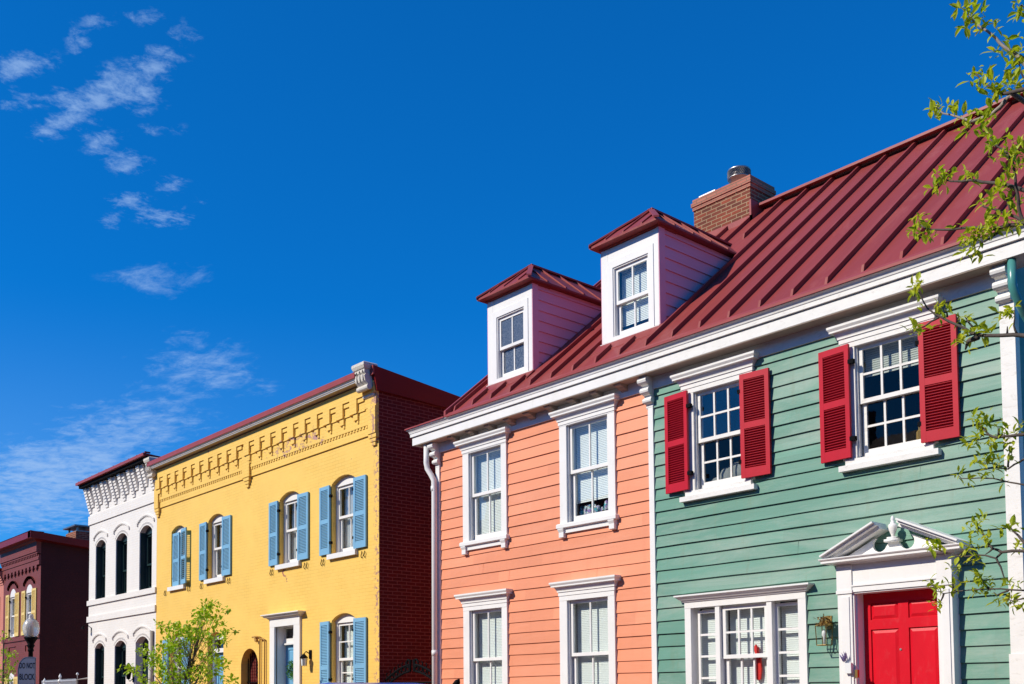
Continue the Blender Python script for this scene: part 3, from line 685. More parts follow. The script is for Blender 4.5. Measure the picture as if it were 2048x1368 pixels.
for i in range(3): st_.box(-6.75, -5.05, 9.9 + .3 * i, 10.99, .115 + .16 * i, .115 + .16 * (i + 1))
st_.build('doorstep', 'concrete', gh)
# lantern on the wall
ln = MB(); lx, ly, lz = -6.79, 10.86, 2.19
for sx in (-1, 1):
    for sy in (-1, 1): ln.tube([(lx + sx * .062, ly + sy * .062, lz - .11), (lx + sx * .07, ly + sy * .07, lz + .12)], .006, 6)
for z, w_ in ((lz - .11, .062), (lz + .12, .07)):
    for a, b in (((-1, -1), (1, -1)), ((1, -1), (1, 1)), ((1, 1), (-1, 1)), ((-1, 1), (-1, -1))): ln.tube([(lx + a[0] * w_, ly + a[1] * w_, z), (lx + b[0] * w_, ly + b[1] * w_, z)], .006, 6)
ln.add([(lx - .075, ly - .075, lz + .12), (lx + .075, ly - .075, lz + .12), (lx + .075, ly + .075, lz + .12), (lx - .075, ly + .075, lz + .12), (lx, ly, lz + .20)], [(0, 1, 4), (1, 2, 4), (2, 3, 4), (3, 0, 4)])
ln.tube([(lx, ly, lz + .19), (lx, ly, lz + .26)], .006, 6); ln.tube([(lx, ly, lz + .22), (lx, WY - .03, lz + .2)], .009, 6); ln.box(lx - .04, lx + .04, WY - .035, WY - .01, lz + .08, lz + .24)
lno = ln.build('wall_lantern', 'brass', gh)
MB().box(lx - .058, lx + .058, ly - .058, ly + .058, lz - .10, lz + .115).build('lantern_glass', 'glass', lno)
MB().lathe([(.012, lz - .10), (.012, lz - .02), (.028, lz + .01), (.024, lz + .05), (.006, lz + .075)], lx, ly, 10).build('bulb', 'plasticwhite', lno, True)
MB().box(-6.485, -6.405, YF - .055, YF - .012, 1.74, 1.86).build('letter_box', 'plasticwhite', gh)
MB().box(-6.375, -6.345, YF - .02, YF + .02, 1.69, 1.78).build('door_bell', 'brass', gh)

# ================================================================ pink house
ph = thing('timber_house', 'salmon pink clapboard house with two dormers beside the green house', 'house', (-12.0, WY, 0))
proom = []
ZP = [1.83 - .1715 * k for k in range(11, 0, -1)] + [1.83 + .1715 * k for k in range(0, 24)]
pholes = [(-13.56, -12.67, 4.08, 5.63), (-11.2, -10.3, 4.08, 5.63), (-13.56, -12.67, 1.25, 3.0), (-11.23, -10.33, 1.25, 3.0)]
mb = MB(); clapboards(mb, -14.36, -9.52, ZP, pholes, tilt=.017, joints=[(-12.55, 3.37, 3.545), (-10.6, 3.2, 3.37), (-13.2, 3.545, 3.72)]); mb.build('wall', 'pink', ph)
mb = MB(); mb.box(-14.42, -14.36, WY + .06, 19.2, 0, 6.1); mb.box(-14.36, -9.5, 19.2, 19.3, 0, 6.1)
mb.prism([(10.95, 6.12), (RY, RZ - .07), (19.2, 6.3), (19.2, 6.12)], 'x', -13.75, -13.7); mb.build('side_wall', 'pink', ph)
cb = MB(); cb.box(-14.44, -14.335, WY - .04, WY + .06, .1, 5.765); cb.build('corner_board', 'white', ph)
eaves(ph, -14.60, PARTY - .001, 1, 0, 'white'); soffit_board(ph, -14.7, PARTY - .001)
MB().box(-14.92, -13.80, EY - .012, 19.3, 6.2185, 6.242).build('eaves_cap', 'roof_trim', ph)
pr = metal_roof(ph, -13.74, -9.4405, [-9.9 - .47 * k for k in range(0, 9)], [(-10.74, -9.53), (-13.41, -12.21)])
rk = MB(); rk.prism([(EY - .01, EZ), (EY - .01, EZ + .10), (RY, RZ + .10), (RY, RZ - .05)], 'x', -13.79, -13.742); rk.build('rake_trim', 'roof_trim', pr)
for i, x in enumerate([-13.82, -13.33, -12.85, -12.37, -11.9, -11.42, -10.93, -10.45, -9.97]):
    b = MB(); yb = WY - .04
    b.prism([(yb, 5.9275), (yb - .165, 5.9275), (yb - .165, 5.905), (yb - .15, 5.895), (yb - .10, 5.89), (yb - .08, 5.87), (yb - .03, 5.862), (yb, 5.84)], 'x', x - .06, x + .06)
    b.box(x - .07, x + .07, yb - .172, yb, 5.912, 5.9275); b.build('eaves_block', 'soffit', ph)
mb = MB(); scroll_console(mb, -14.44, -14.33, 5.928, 5.50, .20); mb.build('bracket', 'white', ph)
dp = MB(); dp.tube([(-14.54, 10.84, 5.95), (-14.545, 10.84, 5.60), (-14.53, 10.85, 5.50), (-14.46, 10.88, 5.38), (-14.41, 10.90, 5.28), (-14.40, 10.90, 5.1), (-14.42, 10.90, .2)], .048, 12); dpo = dp.build('downspout', 'white', ph, True)
for za in (5.18, 2.32): MB().tube([(-14.412, 10.90, za), (-14.41, 10.90, za - .09)], .053, 12).build('pipe_joint', 'white', dpo, True)
timber_window(ph, proom, -13.525, -12.69, 4.13, 5.60, 4.885, 2, 1, 1, .155, .13, 5.672, 'ears', 4.13)
w2 = timber_window(ph, proom, -11.175, -10.32, 4.13, 5.60, 4.885, 2, 1, 1, .15, .14, 5.675, 'ears', 4.42)
timber_window(ph, proom, -13.53, -12.70, 1.33, 2.95, 2.13, 2, 1, 1, .155, .13, 3.075, 'ears', 1.33)
timber_window(ph, proom, -11.20, -10.355, 1.33, 2.945, 2.13, 2, 1, 1, .16, .13, 3.075, 'ears', 1.33)
# dormers
def dormer(root, x0, x1, glassmat, blind):
    yf = 11.27; zb = roof_z(yf) + .03; zt = 8.2
    w = MB()
    w.box(x0, x0 + .13, yf, yf + .06, zb - .05, zt); w.box(x1 - .09, x1, yf, yf + .06, zb - .05, zt)
    a, b = x0 + .235, x1 - .185; z0, z1 = zb + .06, 7.885
    w.box(x0 + .13, x1 - .09, yf + .002, yf + .06, z1 + .11, zt)
    w.box(x0 + .13, a, yf - .012, yf + .06, zb - .02, z1 + .11); w.box(b, x1 - .09, yf - .012, yf + .06, zb - .02, z1 + .11); w.box(a, b, yf - .012, yf + .06, z1, z1 + .11)
    w.box(a, a + .02, yf + .004, yf + .10, z0, z1); w.box(b - .02, b, yf + .004, yf + .10, z0, z1); w.box(a + .02, b - .02, yf + .004, yf + .10, z1 - .02, z1)
    w.box(a, b, yf - .012, yf + .1, zb - .02, z0); w.box(x0 - .02, x1 + .02, yf - .03, yf + .02, zb - .06, zb - .005)
    do = w.build('dormer', 'white', root)
    double_hung(do, a + .02, b - .02, z0, z1 - .02, 7.345, yf + .035, 2, 1, 1, pane=glassmat, mu=.024, st=.045)
    if blind is not None:
        bl = MB(); slats(bl, a + .03, b - .03, blind, z1 - .03, yf + .16); bl.build('blind', 'blind', do)
    else:
        pass
    rm = MB(); room(rm, a, b, z0, z1, yf + .11, 1.2, .12); rm.build('room_lining', 'room', do)
    for xs, sgn in ((x1, 1), (x0, -1)):
        ck = MB(); z = zb - .35; n = 0
        ck.box(min(xs, xs - sgn * .05), max(xs, xs - sgn * .05), yf + .06, yf + .10, zb - .2, zt)
        ck.box(min(xs + sgn * .012, xs - sgn * .04), max(xs + sgn * .012, xs - sgn * .04), yf + .003, yf + .135, zb - .05, zt + .02)
        while z < zt:
            z2 = min(z + .172, zt + .03); y_a = EY + (z - EZ) / SL + .25; y_b = EY + (z2 - EZ) / SL + .25
            lo = xs + sgn * .010; hi = xs - sgn * .008
            if y_b > yf + .13:
                ck.quad((lo, yf + .135, z), (lo, max(y_a, yf + .135), z), (hi, y_b, z2), (hi, yf + .135, z2))
                ck.quad((lo, yf + .135, z), (lo, max(y_a, yf + .135), z), (xs - sgn * .012, max(y_a, yf + .135), z + .001), (xs - sgn * .012, yf + .135, z + .001))
            z += .172
        ck.build('cheek', 'cheek', do)
    c = (x0 + x1) / 2; e = .10; xl, xr = x0 - e, x1 + e; y0 = yf - .15; ze = 8.265; zr = 8.80; yr = y0 + (xr - xl) / 2
    yb_e = EY + (ze - EZ) / SL; yb_r = EY + (zr - EZ) / SL
    rf = MB()
    top = [(xl, y0, ze), (xr, y0, ze), (xr, yb_e + .1, ze), (c, yb_r + .1, zr), (c, yr, zr), (xl, yb_e + .1, ze)]
    bot = [(p[0], p[1], p[2] - .030) for p in top]
    rf.add(top + bot, [(0, 1, 4), (1, 2, 3, 4), (0, 4, 3, 5), (6, 7, 10), (7, 8, 9, 10), (6, 10, 9, 11), (0, 1, 7, 6), (1, 2, 8, 7), (0, 5, 11, 6)])
    rf.quad((xl, y0, ze - .029), (xr, y0, ze - .029), (xr, yb_e, ze - .029), (xl, yb_e, ze - .029))
    rf.molding(x0 + .002, x1 - .002, yf + .4, yf + .002, [(0, zt + .01), (.02, zt + .015), (.03, zt + .035), (.03, zt + .05)])
    def rib(p, q, h=.035, w_=.016):
        p, q = Vector(p), Vector(q); d_ = (q - p).normalized(); s_ = d_.cross(Vector((0, 0, 1))).normalized() * w_
        u_ = Vector((0, 0, h)); rf.add([p - s_, p + s_, q + s_, q - s_, p - s_ + u_, p + s_ + u_, q + s_ + u_, q - s_ + u_], [(0, 3, 2, 1), (4, 5, 6, 7), (0, 1, 5, 4), (1, 2, 6, 5), (2, 3, 7, 6), (3, 0, 4, 7)])
    for k in range(1, 5):
        y = y0 + .42 * k + .02
        zt_ = min(zr, ze + (y - y0) * (zr - ze) / (yr - y0)) if y < yr else zr; f_ = (zt_ - ze) / (zr - ze)
        for s_, xe in ((1, xr), (-1, xl)): rib((xe - s_ * .02, y, ze + .005), (xe + (c - xe) * f_, y, zt_))
    for k in (-1, 0, 1):
        x = c + k * .36; f_ = 1 - abs(k) * .36 / ((xr - xl) / 2); rib((x, y0 + .02, ze + .005), (x, y0 + (yr - y0) * f_, ze + (zr - ze) * f_))
    ro = rf.build('dormer_roof', 'roof', do)
    hp = MB(); rf = hp
    rib((xl - .01, y0 - .01, ze), (c, yr, zr + .005), .028, .04); rib((xr + .01, y0 - .01, ze), (c, yr, zr + .005), .028, .04); rib((c, yr - .03, zr), (c, yb_r + .1, zr), .03, .045)
    hp.build('hip_cap', 'roof_trim', do)
    return do
dormer(ph, -10.69, -9.57, 'glass', 7.0)
dormer(ph, -13.36, -12.25, 'glass_frost', None)
# chimney on the ridge
c = MB(); c.box(-11.585, -10.37, 14.64, 15.32, 9.2, 10.195); cho = c.build('chimney', 'chimney', ph)
c = MB(); c.box(-11.602, -10.352, 14.622, 15.338, 10.195, 10.262); c.box(-11.622, -10.335, 14.604, 15.356, 10.262, 10.33); c.box(-11.60, -10.352, 14.622, 15.338, 10.33, 10.395); c.build('chimney_corbel', 'chimney_top', cho)
c = MB(); c.prism([(14.60, roof_z(14.60) - .02), (14.60, roof_z(14.60) + .10), (14.638, roof_z(14.60) + .12), (14.638, roof_z(14.60) - .02)], 'x', -11.62, -10.33); c.box(-10.368, -10.33, 14.6, 14.98, 9.5, 9.95); c.build('flashing', 'roof_trim', cho)
c = MB(); cxx, cyy = -10.80, 14.93
c.lathe([(.165, 10.38), (.165, 10.56), (.19, 10.565), (.20, 10.575), (.20, 10.59)], cxx, cyy, 28); c.lathe([(.20, 10.705), (.206, 10.72), (.20, 10.735), (.17, 10.75), (0.02, 10.76)], cxx, cyy, 28); cw = c.build('chimney_cowl', 'steel', cho, True)
c = MB()
for k in range(44):
    t0 = 2 * math.pi * k / 44
    for s_ in (1, -1):
        t1 = t0 + s_ * .34
        c.tube([(cxx + .20 * math.cos(t0), cyy + .20 * math.sin(t0), 10.585), (cxx + .20 * math.cos((t0 + t1) / 2), cyy + .20 * math.sin((t0 + t1) / 2), 10.645), (cxx + .20 * math.cos(t1), cyy + .20 * math.sin(t1), 10.71)], .005, 4, False)
c.lathe([(.155, 10.58), (.155, 10.72)], cxx, cyy, 20); c.build('cowl_mesh', 'mesh', cho)
c = MB(); c.box(-11.50, -11.14, 14.68, 15.1, 10.39, 10.45); c.build('flue_cover', 'steel', cho)
MB().tube([(-14.22 * .965, 14.75, 9.3), (-14.22 * .965, 14.75, 9.86)], .05, 12).build('vent_pipe', 'mesh', ph)
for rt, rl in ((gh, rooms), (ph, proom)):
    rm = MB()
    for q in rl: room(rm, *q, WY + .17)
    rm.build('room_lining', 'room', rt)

# things in the windows
def lump(mb, cx, cy, cz, rx, ry, rz, seed):
    rnd = random.Random(seed); n, k = 14, 8; vs = []
    for i in range(k + 1):
        t = math.pi * i / k
        for j in range(n):
            a = 2 * math.pi * j / n; f = 1 + .16 * math.sin(3 * a + seed) * math.sin(t) + rnd.uniform(-.07, .07)
            vs.append((cx + rx * f * math.sin(t) * math.cos(a), cy + ry * f * math.sin(t) * math.sin(a), cz + rz * f * math.cos(t)))
    mb.add(vs, [(i * n + j, i * n + (j + 1) % n, (i + 1) * n + (j + 1) % n, (i + 1) * n + j) for i in range(k) for j in range(n)])
mb = MB()
for i, (x, z, a, b) in enumerate([(-8.52, 4.31, .11, .10), (-8.37, 4.36, .12, .15), (-8.20, 4.39, .15, .16), (-8.30, 4.26, .3, .09), (-8.05, 4.37, .12, .13)]): lump(mb, x, 11.20, z, a, .075, b, i + 2)
tag(mb.build('cloth_pile', 'cloth', None, True), 'rumpled grey cloth heaped behind the lower panes of the left shuttered green house window', 'cloth')
mb = MB(); mb.lathe([(.045, 4.26), (.045, 4.26 + .19), (.04, 4.46), (.018, 4.48), (.018, 4.52), (.014, 4.525)], -5.70, 11.175, 4)
tag(mb.build('wooden_bottle', 'wood'), 'tall pale wooden bottle behind a lower pane of the right shuttered green house window', 'bottle')
mb = MB(); mb.box(-5.62, -5.50, 11.13, 11.25, 4.26, 4.34)
for k in range(4): mb.box(-5.615, -5.505, 11.125, 11.13, 4.27 + k * .018, 4.28 + k * .018)
tag(mb.build('wooden_box', 'wood', None, False, .006), 'small pale wooden box next to the wooden bottle behind the window glass', 'box')
mb = MB()
rb = [(-7.97, 2.10), (-7.93, 2.145), (-7.89, 2.09), (-7.90, 2.06), (-7.86, 1.96), (-7.85, 1.82), (-7.87, 1.70), (-7.90, 1.69), (-7.945, 1.70), (-7.95, 1.83), (-7.955, 1.96), (-7.94, 2.04)]
mb.prism(rb, 'y', 11.10, 11.125); mb.box(-7.96, -7.85, 11.092, 11.10, 1.95, 1.985)
tag(mb.build('ribbon', 'redcloth'), 'bright red ribbon hanging inside the wide three part window of the green house', 'ribbon')
rnd = random.Random(5); mb = MB()
for i in range(9): lump(mb, -11.1 + i * .088, 11.2 + rnd.uniform(-.02, .02), 4.24 + rnd.uniform(0, .07), .055, .04, .07 + rnd.uniform(0, .04), i)
tag(mb.build('ornament_row', 'teal', None, True), 'row of small multicoloured ornaments under the half raised blind of the upper pink house window', 'ornaments')
mb = MB()
for i in range(16):
    a = rnd.uniform(0, 6.28); mb.leaf(Vector((-6.50 + .01 * math.cos(a), YF - .04, 1.87)), Vector((math.cos(a) * .35, -.25 + .2 * math.sin(a), 1)), Vector((1, 0, .1)), rnd.uniform(.06, .13), .03)
tag(mb.build('flower_bunch', 'purple'), 'small bunch of pale purple flowers above the white letter box beside the red door', 'flowers')
mb = MB()
for i in range(110):
    a = rnd.uniform(0, 6.28); e = rnd.uniform(-.2, 1.2); p = Vector((lx + rnd.uniform(-.07, .09), ly + rnd.uniform(-.09, .05), lz + .12 + rnd.uniform(-.02, .09)))
    mb.leaf(p, Vector((math.cos(a), math.sin(a), e)), Vector((0, 0, 1)), rnd.uniform(.03, .065), .022)
tag(mb.build('dried_wreath', 'dry'), 'dried brown and yellow flower wreath resting on the brass wall lantern', 'wreath')
# ================================================================ brick houses
def arched_window(root, rooms, x0, x1, z0, zs, zt, zm, cols, ru, rl, frame='white', pane='glass', y=WY + .10, head=True, sill=None, inner='curtain', mu=.022, zsash=None):
    """timber window in an arched brick opening: frame with a filled arch head, sashes, panes, curtain, sill"""
    w = MB(); fw = .055; zh = zsash if zsash else zs - .05
    w.box(x0, x0 + fw, y, y + .10, z0, zs); w.box(x1 - fw, x1, y, y + .10, z0, zs)
    hp = arch(x0, x1, zs, zt)
    w.prism([(x0, zh)] + [(x0, zs)] * 0 + hp[::-1] + [(x1, zh)], 'y', y - .012, y + .08)
    w.box(x0 + fw, x1 - fw, y, y + .10, z0, z0 + .03)
    win = w.build('window', frame, root)
    double_hung(win, x0 + fw, x1 - fw, z0 + .03, zh - .004, zm, y + .025, cols, ru, rl, frame, pane, mu, .042)
    if sill: 
        s = MB(); s.box(x0 - sill[0], x1 + sill[0], WY - .07, WY + .10, z0 - .10, z0 - .001); s.build('sill', 'white', win)
    if frame == 'dark_frame':
        for xa, xb in ((x0 + .002, x0 + .012), (x1 - .012, x1 - .002)): MB().box(xa, xb, WY + .03, y, z0, zs + .02).build('jamb', frame, win)
    if inner:
        c = MB()
        if inner == 'curtain':
            for a, b, sg in ((x0 + .06, (x0 + x1) / 2 - .02, 1), ((x0 + x1) / 2 + .02, x1 - .06, -1)):
                n = 14
                for i in range(n):
                    u0 = a + (b - a) * i / n; u1 = a + (b - a) * (i + 1) / n
                    f0 = .02 * (i % 2); f1 = .02 * ((i + 1) % 2)
                    sp = .10 * sg
                    c.quad((u0, y + .16 + f0, z0), (u1, y + .16 + f1, z0), (u1 + sp * .2, y + .16 + f1, zh), (u0 + sp * .2, y + .16 + f0, zh))
            c.build('curtain', 'curtain', win)
        elif inner == 'grey':
            n = 22
            for i in range(n):
                u0 = x0 + .05 + (x1 - x0 - .1) * i / n; u1 = x0 + .05 + (x1 - x0 - .1) * (i + 1) / n
                c.quad((u0, y + .15 + .02 * (i % 2), z0), (u1, y + .15 + .02 * ((i + 1) % 2), z0), (u1, y + .15 + .02 * ((i + 1) % 2), zh), (u0, y + .15 + .02 * (i % 2), zh))
            c.build('curtain', 'curtain_grey', win)
        else:
            slats(c, x0 + .07, x1 - .07, z0 + .03, zh, y + .16); c.build('blind', 'blind', win)
    rooms.append((x0 + .02, x1 - .02, z0, zh))
    return win

# ---------------------------------------------------------------- yellow house
yh = thing('brick_house', 'yellow painted brick house with light blue shutters and a dark red brick side', 'house', (-21.4, WY, 0))
yroom = []
YX0, YX1 = -26.55, -16.25
UP = [(-25.62, -24.82), (-23.50, -22.67), (-20.03, -19.19), (-17.92, -17.05)]
LO = [(-25.65, -24.82), (-17.92, -17.05)]
holes = [arch_hole(a, b, 4.372, 5.78, 5.905) for a, b in UP] + [arch_hole(a, b, 1.66, 3.05, 3.175) for a, b in LO]
holes += [arch_hole(-23.50, -22.66, .75, 2.96, 3.10), arch_hole(-21.78, -20.97, .3, 2.30, 2.64), [(-20.16, .62), (-19.34, .62), (-19.34, 3.05), (-20.16, 3.05)]]
mb = MB(); wall(mb, [(YX0, 0), (YX1, 0), (YX1, 7.48), (YX0, 7.48)], holes, WY, .22)
ywall = mb.build('wall', 'yellow', yh)
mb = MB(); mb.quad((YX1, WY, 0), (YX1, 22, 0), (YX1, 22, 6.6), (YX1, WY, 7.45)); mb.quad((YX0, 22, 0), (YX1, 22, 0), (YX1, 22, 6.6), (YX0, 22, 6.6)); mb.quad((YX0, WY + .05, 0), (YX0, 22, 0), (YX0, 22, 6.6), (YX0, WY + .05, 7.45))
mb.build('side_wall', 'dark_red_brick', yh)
vn = MB(); vn.box(YX1 - .02, YX1 + .006, 12.62, 12.95, 6.98, 7.16)
for k in range(5): vn.box(YX1 + .006, YX1 + .014, 12.64 + k * .062, 12.68 + k * .062, 6.99, 7.15)
vn.build('vent', 'iron', yh)
# corbelled frieze: a belt, a row of small dentils, then stepped blocks under the eaves
fr = MB()
bays = [(-26.52, -21.66), (-21.27, -16.42)]
for a, b in bays:
    fr.box(a, b, WY - .030, WY, 6.50, 6.70); fr.box(a, b, WY - .052, WY, 6.70, 7.02)
    x = a + .02
    while x < b - .05: fr.box(x, x + .055, WY - .046, WY - .030, 6.655, 6.70); x += .11
fr.box(-26.55, -16.25, WY - .115, WY, 7.265, 7.48)
fr.box(-26.55, -16.25, WY - .064, WY, 7.02, 7.265)
xs = [-26.38, -25.90, -25.42, -24.94, -24.45, -23.98, -23.49, -23.0, -22.52, -22.03, -21.42, -20.91, -20.42, -19.93, -19.43, -18.95, -18.46, -17.98, -17.49, -16.99]
for i, x in enumerate(xs):
    x = x * .9915
    x0 = max(x - .25, -26.54); x2 = min(x + .23, -16.30)
    fr.box(x0, x, WY - .1145, WY, 6.985, 7.265)            # block
    fr.box(x0 - .04, x0, WY - .088, WY, 6.985, 7.02)
    fr.box(x - .15, x, WY - .090, WY, 6.86, 6.985)          # its foot
    fr.box(x - .05, x, WY - .072, WY, 6.79, 6.86)
    fr.box(x, x2 - .02, WY - .090, WY, 7.175, 7.264)        # stepped head of the recess
    fr.box(x, x2, WY - .074, WY, 6.99, 7.02)
for a, b in ((-26.55, -26.30), (-21.62, -21.28), (-16.50, -16.25)):
    fr.box(a, b, WY - .085, WY, 6.50, 7.02)
    m_ = (a + b) / 2
    for j, (hw, z0, z1) in enumerate(((.13, 6.42, 6.50), (.10, 6.35, 6.42), (.065, 6.28, 6.35))): fr.box(m_ - hw, m_ + hw, WY - .07 + .015 * j, WY, z0, z1)
fr.build('frieze', 'yellow', yh)
co = MB(); co.molding(-26.50, -16.55, WY, WY - .02, [(0, 7.452), (.03, 7.458), (.035, 7.485), (.02, 7.492), (.02, 7.505), (.23, 7.512), (.23, 7.53), (.25, 7.536), (.255, 7.56), (.275, 7.575), (.275, 7.585)], 0, 0)
co.build('cornice', 'white_old', yh)
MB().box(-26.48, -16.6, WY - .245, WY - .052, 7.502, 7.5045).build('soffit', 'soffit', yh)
rf = MB(); rf.prism([(10.70, 7.587), (10.72, 7.69), (22, 6.75), (22, 6.60)], 'x', -26.5, -16.62); rfo = rf.build('roof', 'roof_dark', yh)
rf = MB(); rf.box(-26.48, -16.60, 10.685, 10.699, 7.578, 7.685); rf.build('eaves_strip', 'roof_trim', rfo)
rf = MB(); rf.prism([(10.84, 7.76), (22, 6.55), (22, 6.2), (12.6, 7.25), (10.93, 7.30)], 'x', YX1 - .05, YX1 + .05); rf.build('parapet_cladding', 'roof_dark', yh)
MB().box(-16.36, -16.19, 10.83, 10.86, 7.58, 7.755).build('parapet_end', 'roof_trim', yh)
def cornice_bracket(root, x0, x1):
    b = MB(); y = WY
    prof = [(0, 7.17), (.07, 7.20), (.10, 7.26), (.07, 7.31), (.10, 7.36), (.20, 7.40), (.27, 7.47), (.29, 7.56), (.26, 7.60), (.29, 7.63), (.29, 7.69), (0, 7.69)]
    b.prism([(y - p, z) for p, z in prof], 'x', x0, x1)
    b.molding(x0, x1, y - .02, y - .29, [(0, 7.69), (.02, 7.70), (.03, 7.72), (.045, 7.755), (.045, 7.80), (.03, 7.815), (.0, 7.83)])
    for x in (x0 + .06, (x0 + x1) / 2, x1 - .06): b.box(x - .018, x + .018, y - .303, y - .288, 7.48, 7.595); b.tube([(x, y - .30, 7.655), (x, y - .315, 7.655)], .022, 8)
    b.tube([(x0 - .02, y - .19, 7.36), (x1 + .02, y - .19, 7.36)], .055, 12); b.tube([(x0 - .015, y - .07, 7.24), (x1 + .015, y - .07, 7.24)], .035, 10)
    return b.build('cornice_bracket', 'bracket', root)
cornice_bracket(yh, -16.63, -16.30); cornice_bracket(yh, -26.62, -26.34)
for i, (a, b) in enumerate(UP):
    arched_window(yh, yroom, a, b, 4.372, 5.78, 5.905, 5.11, 2, 1, 1, sill=(.08,), inner='curtain')
arched_window(yh, yroom, *LO[0], 1.66, 3.05, 3.175, 2.33, 2, 2, 2, sill=(.08,), inner='blind'); arched_window(yh, yroom, *LO[1], 1.66, 3.05, 3.175, 2.28, 2, 2, 2, sill=(.08,), inner='blind')
for i, (a, b) in enumerate(UP):
    if i == 0:
        shutter(yh, a + .02, 1, .385, 4.38, 5.74, WY + .02, .0, 'blue_shutter', .48, False)
        shutter(yh, -24.93, 1, .44, 4.38, 5.76, WY - .06, -.15, 'blue_shutter', .48, True, pitch=.05, back=False)
    else:
        shutter(yh, a - .005, -1, .40, 4.385, 5.765, WY - .06, .04, 'blue_shutter', .48); shutter(yh, b + .005, 1, .41, 4.385, 5.765, WY - .06, .03, 'blue_shutter', .48)
for a, b in LO: shutter(yh, a - .005, -1, .38, 1.66, 3.04, WY - .07, .07, 'blue_shutter', .33); shutter(yh, b + .005, 1, .41, 1.66, 3.04, WY - .06, .03, 'blue_shutter', .33)
sc = MB()
for a, b in UP + LO:
    zb = 4.372 if (a, b) in UP else 1.66
    for x in (a - .28, a - .36, b + .24, b + .34):
        sc.tube([(x, WY - .02, zb - .06), (x + .015, WY - .03, zb - .10), (x - .012, WY - .03, zb - .15), (x + .01, WY - .02, zb - .19)], .009, 5)
sc.build('shutter_hook', 'iron', yh)
# main doorway
d = MB(); d.box(-20.36, -20.16, WY - .05, WY + .02, .62, 3.05); d.box(-19.34, -19.09, WY - .05, WY + .02, .62, 3.05); d.box(-20.36, -19.09, WY - .053, WY + .02, 3.05, 3.22)
for x in (-20.177, -19.343): d.box(x, x + .02, WY + .02, WY + .26, .62, 3.05)
d.box(-20.157, -19.343, WY + .02, WY + .26, 3.047, 3.07)
d.box(-20.16, -19.34, WY + .19, WY + .26, 2.70, 2.80); d.box(-20.157, -19.343, WY + .15, WY + .24, 2.665, 2.70)
for x in (-20.16, -19.80, -19.38): d.box(x, x + .035, WY + .20, WY + .23, 2.80, 3.045)
d.box(-20.16, -19.34, WY + .20, WY + .23, 3.01, 3.045)
ydo = d.build('door_surround', 'white', yh)
MB().molding(-20.40, -19.06, WY, WY - .055, [(0, 3.22), (.02, 3.23), (.03, 3.25), (.08, 3.26), (.09, 3.285), (.13, 3.30), (.13, 3.32)]).build('hood', 'white_old', ydo)
MB().box(-20.15, -19.35, WY + .215, WY + .218, 2.80, 3.02).build('pane', 'glass_dark', ydo)
dl = MB(); dl.box(-20.155, -19.345, WY + .245, WY + .28, .62, 2.665); door_leaf(dl, -20.155, -19.345, .62, 2.665, WY + .245, [(.75, 1.35), (1.5, 2.1), (2.22, 2.56)]); dl.build('door', 'blue_dark', yh)
st_ = MB()
for i in range(3): st_.box(-20.5, -18.95, 10.1 + .28 * i, 10.995, .115 + .165 * i, .115 + .165 * (i + 1))
st_.build('doorstep', 'concrete', yh)
# second doorway behind the street tree
d = MB(); d.prism([(-23.50, 2.93)] + arch(-23.50, -22.66, 2.96, 3.10)[::-1] + [(-22.66, 2.93)], 'y', WY + .12, WY + .2)
for x in (-23.50, -22.71): d.box(x, x + .05, WY + .12, WY + .25, .75, 2.93)
d.box(-23.45, -22.71, WY + .12, WY + .22, 2.62, 2.72); y2 = d.build('door_surround', 'white', yh)
MB().box(-23.45, -22.71, WY + .17, WY + .175, 2.72, 2.93).build('pane', 'glass_dark', y2)
dl = MB(); dl.box(-23.45, -22.71, WY + .22, WY + .25, .75, 2.62); door_leaf(dl, -23.45, -22.71, .75, 2.62, WY + .22, [(.9, 1.5), (1.65, 2.15), (2.27, 2.52)]); dl.build('door', 'blue_dark', yh)
# barred passage arch, pipe, lamp
gt = MB()
for i in range(9): x = -21.74 + i * .093; gt.tube([(x, WY + .16, .3), (x, WY + .16, min(2.6, 2.30 + .33 * math.sqrt(max(0, 1 - ((x + 21.375) / .41) ** 2))))], .011, 6)
gt.box(-21.78, -20.97, WY + .15, WY + .175, 1.88, 1.90)
for i in range(5): gt.tube([(-21.25 + .06 * math.cos(t * .7), WY + .14, 2.06 + i * .085 + .04 * math.sin(t * .7)) for t in range(10)], .009, 5)
gt.build('passage_grille', 'iron', yh)
MB().box(-21.74, -21.0, WY + .205, WY + .215, .3, 2.6).build('passage_lining', 'dark_red_brick', yh)
pp = MB(); pp.tube([(-20.82, WY - .04, .2), (-20.82, WY - .04, 2.88), (-21.0, WY - .04, 2.885), (-21.17, WY - .04, 2.88)], .018, 8); pp.tube([(-20.82, WY - .04, 2.82), (-20.66, WY - .04, 2.82), (-20.61, WY - .04, 2.80), (-20.60, WY - .04, 2.74), (-20.60, WY - .04, .2)], .018, 8)
pp.tube([(-21.05, WY - .04, 2.88), (-20.98, WY - .06, 2.80), (-20.92, WY - .06, 2.79)], .03, 8); pp.build('wall_pipe', 'brown_pipe', yh)
la = MB(); la.lathe([(.02, 2.42), (.075, 2.36), (.085, 2.35), (.085, 2.335)], -18.76, WY - .14, 10); la.tube([(-18.76, WY - .14, 2.42), (-18.74, WY - .10, 2.47), (-18.72, WY - .02, 2.42)], .012, 6); la.box(-18.76, -18.68, WY - .025, WY - .001, 2.32, 2.50)
for k in range(4):
    a = R(45 + 90 * k); la.tube([(-18.76 + .07 * math.cos(a), WY - .14 + .07 * math.sin(a), 2.34), (-18.76 + .055 * math.cos(a), WY - .14 + .055 * math.sin(a), 2.17)], .006, 5)
lao = la.build('wall_lamp', 'iron', yh)
MB().lathe([(.05, 2.18), (.062, 2.33)], -18.76, WY - .14, 10).build('lamp_shade', 'plasticwhite', lao)
rm = MB()
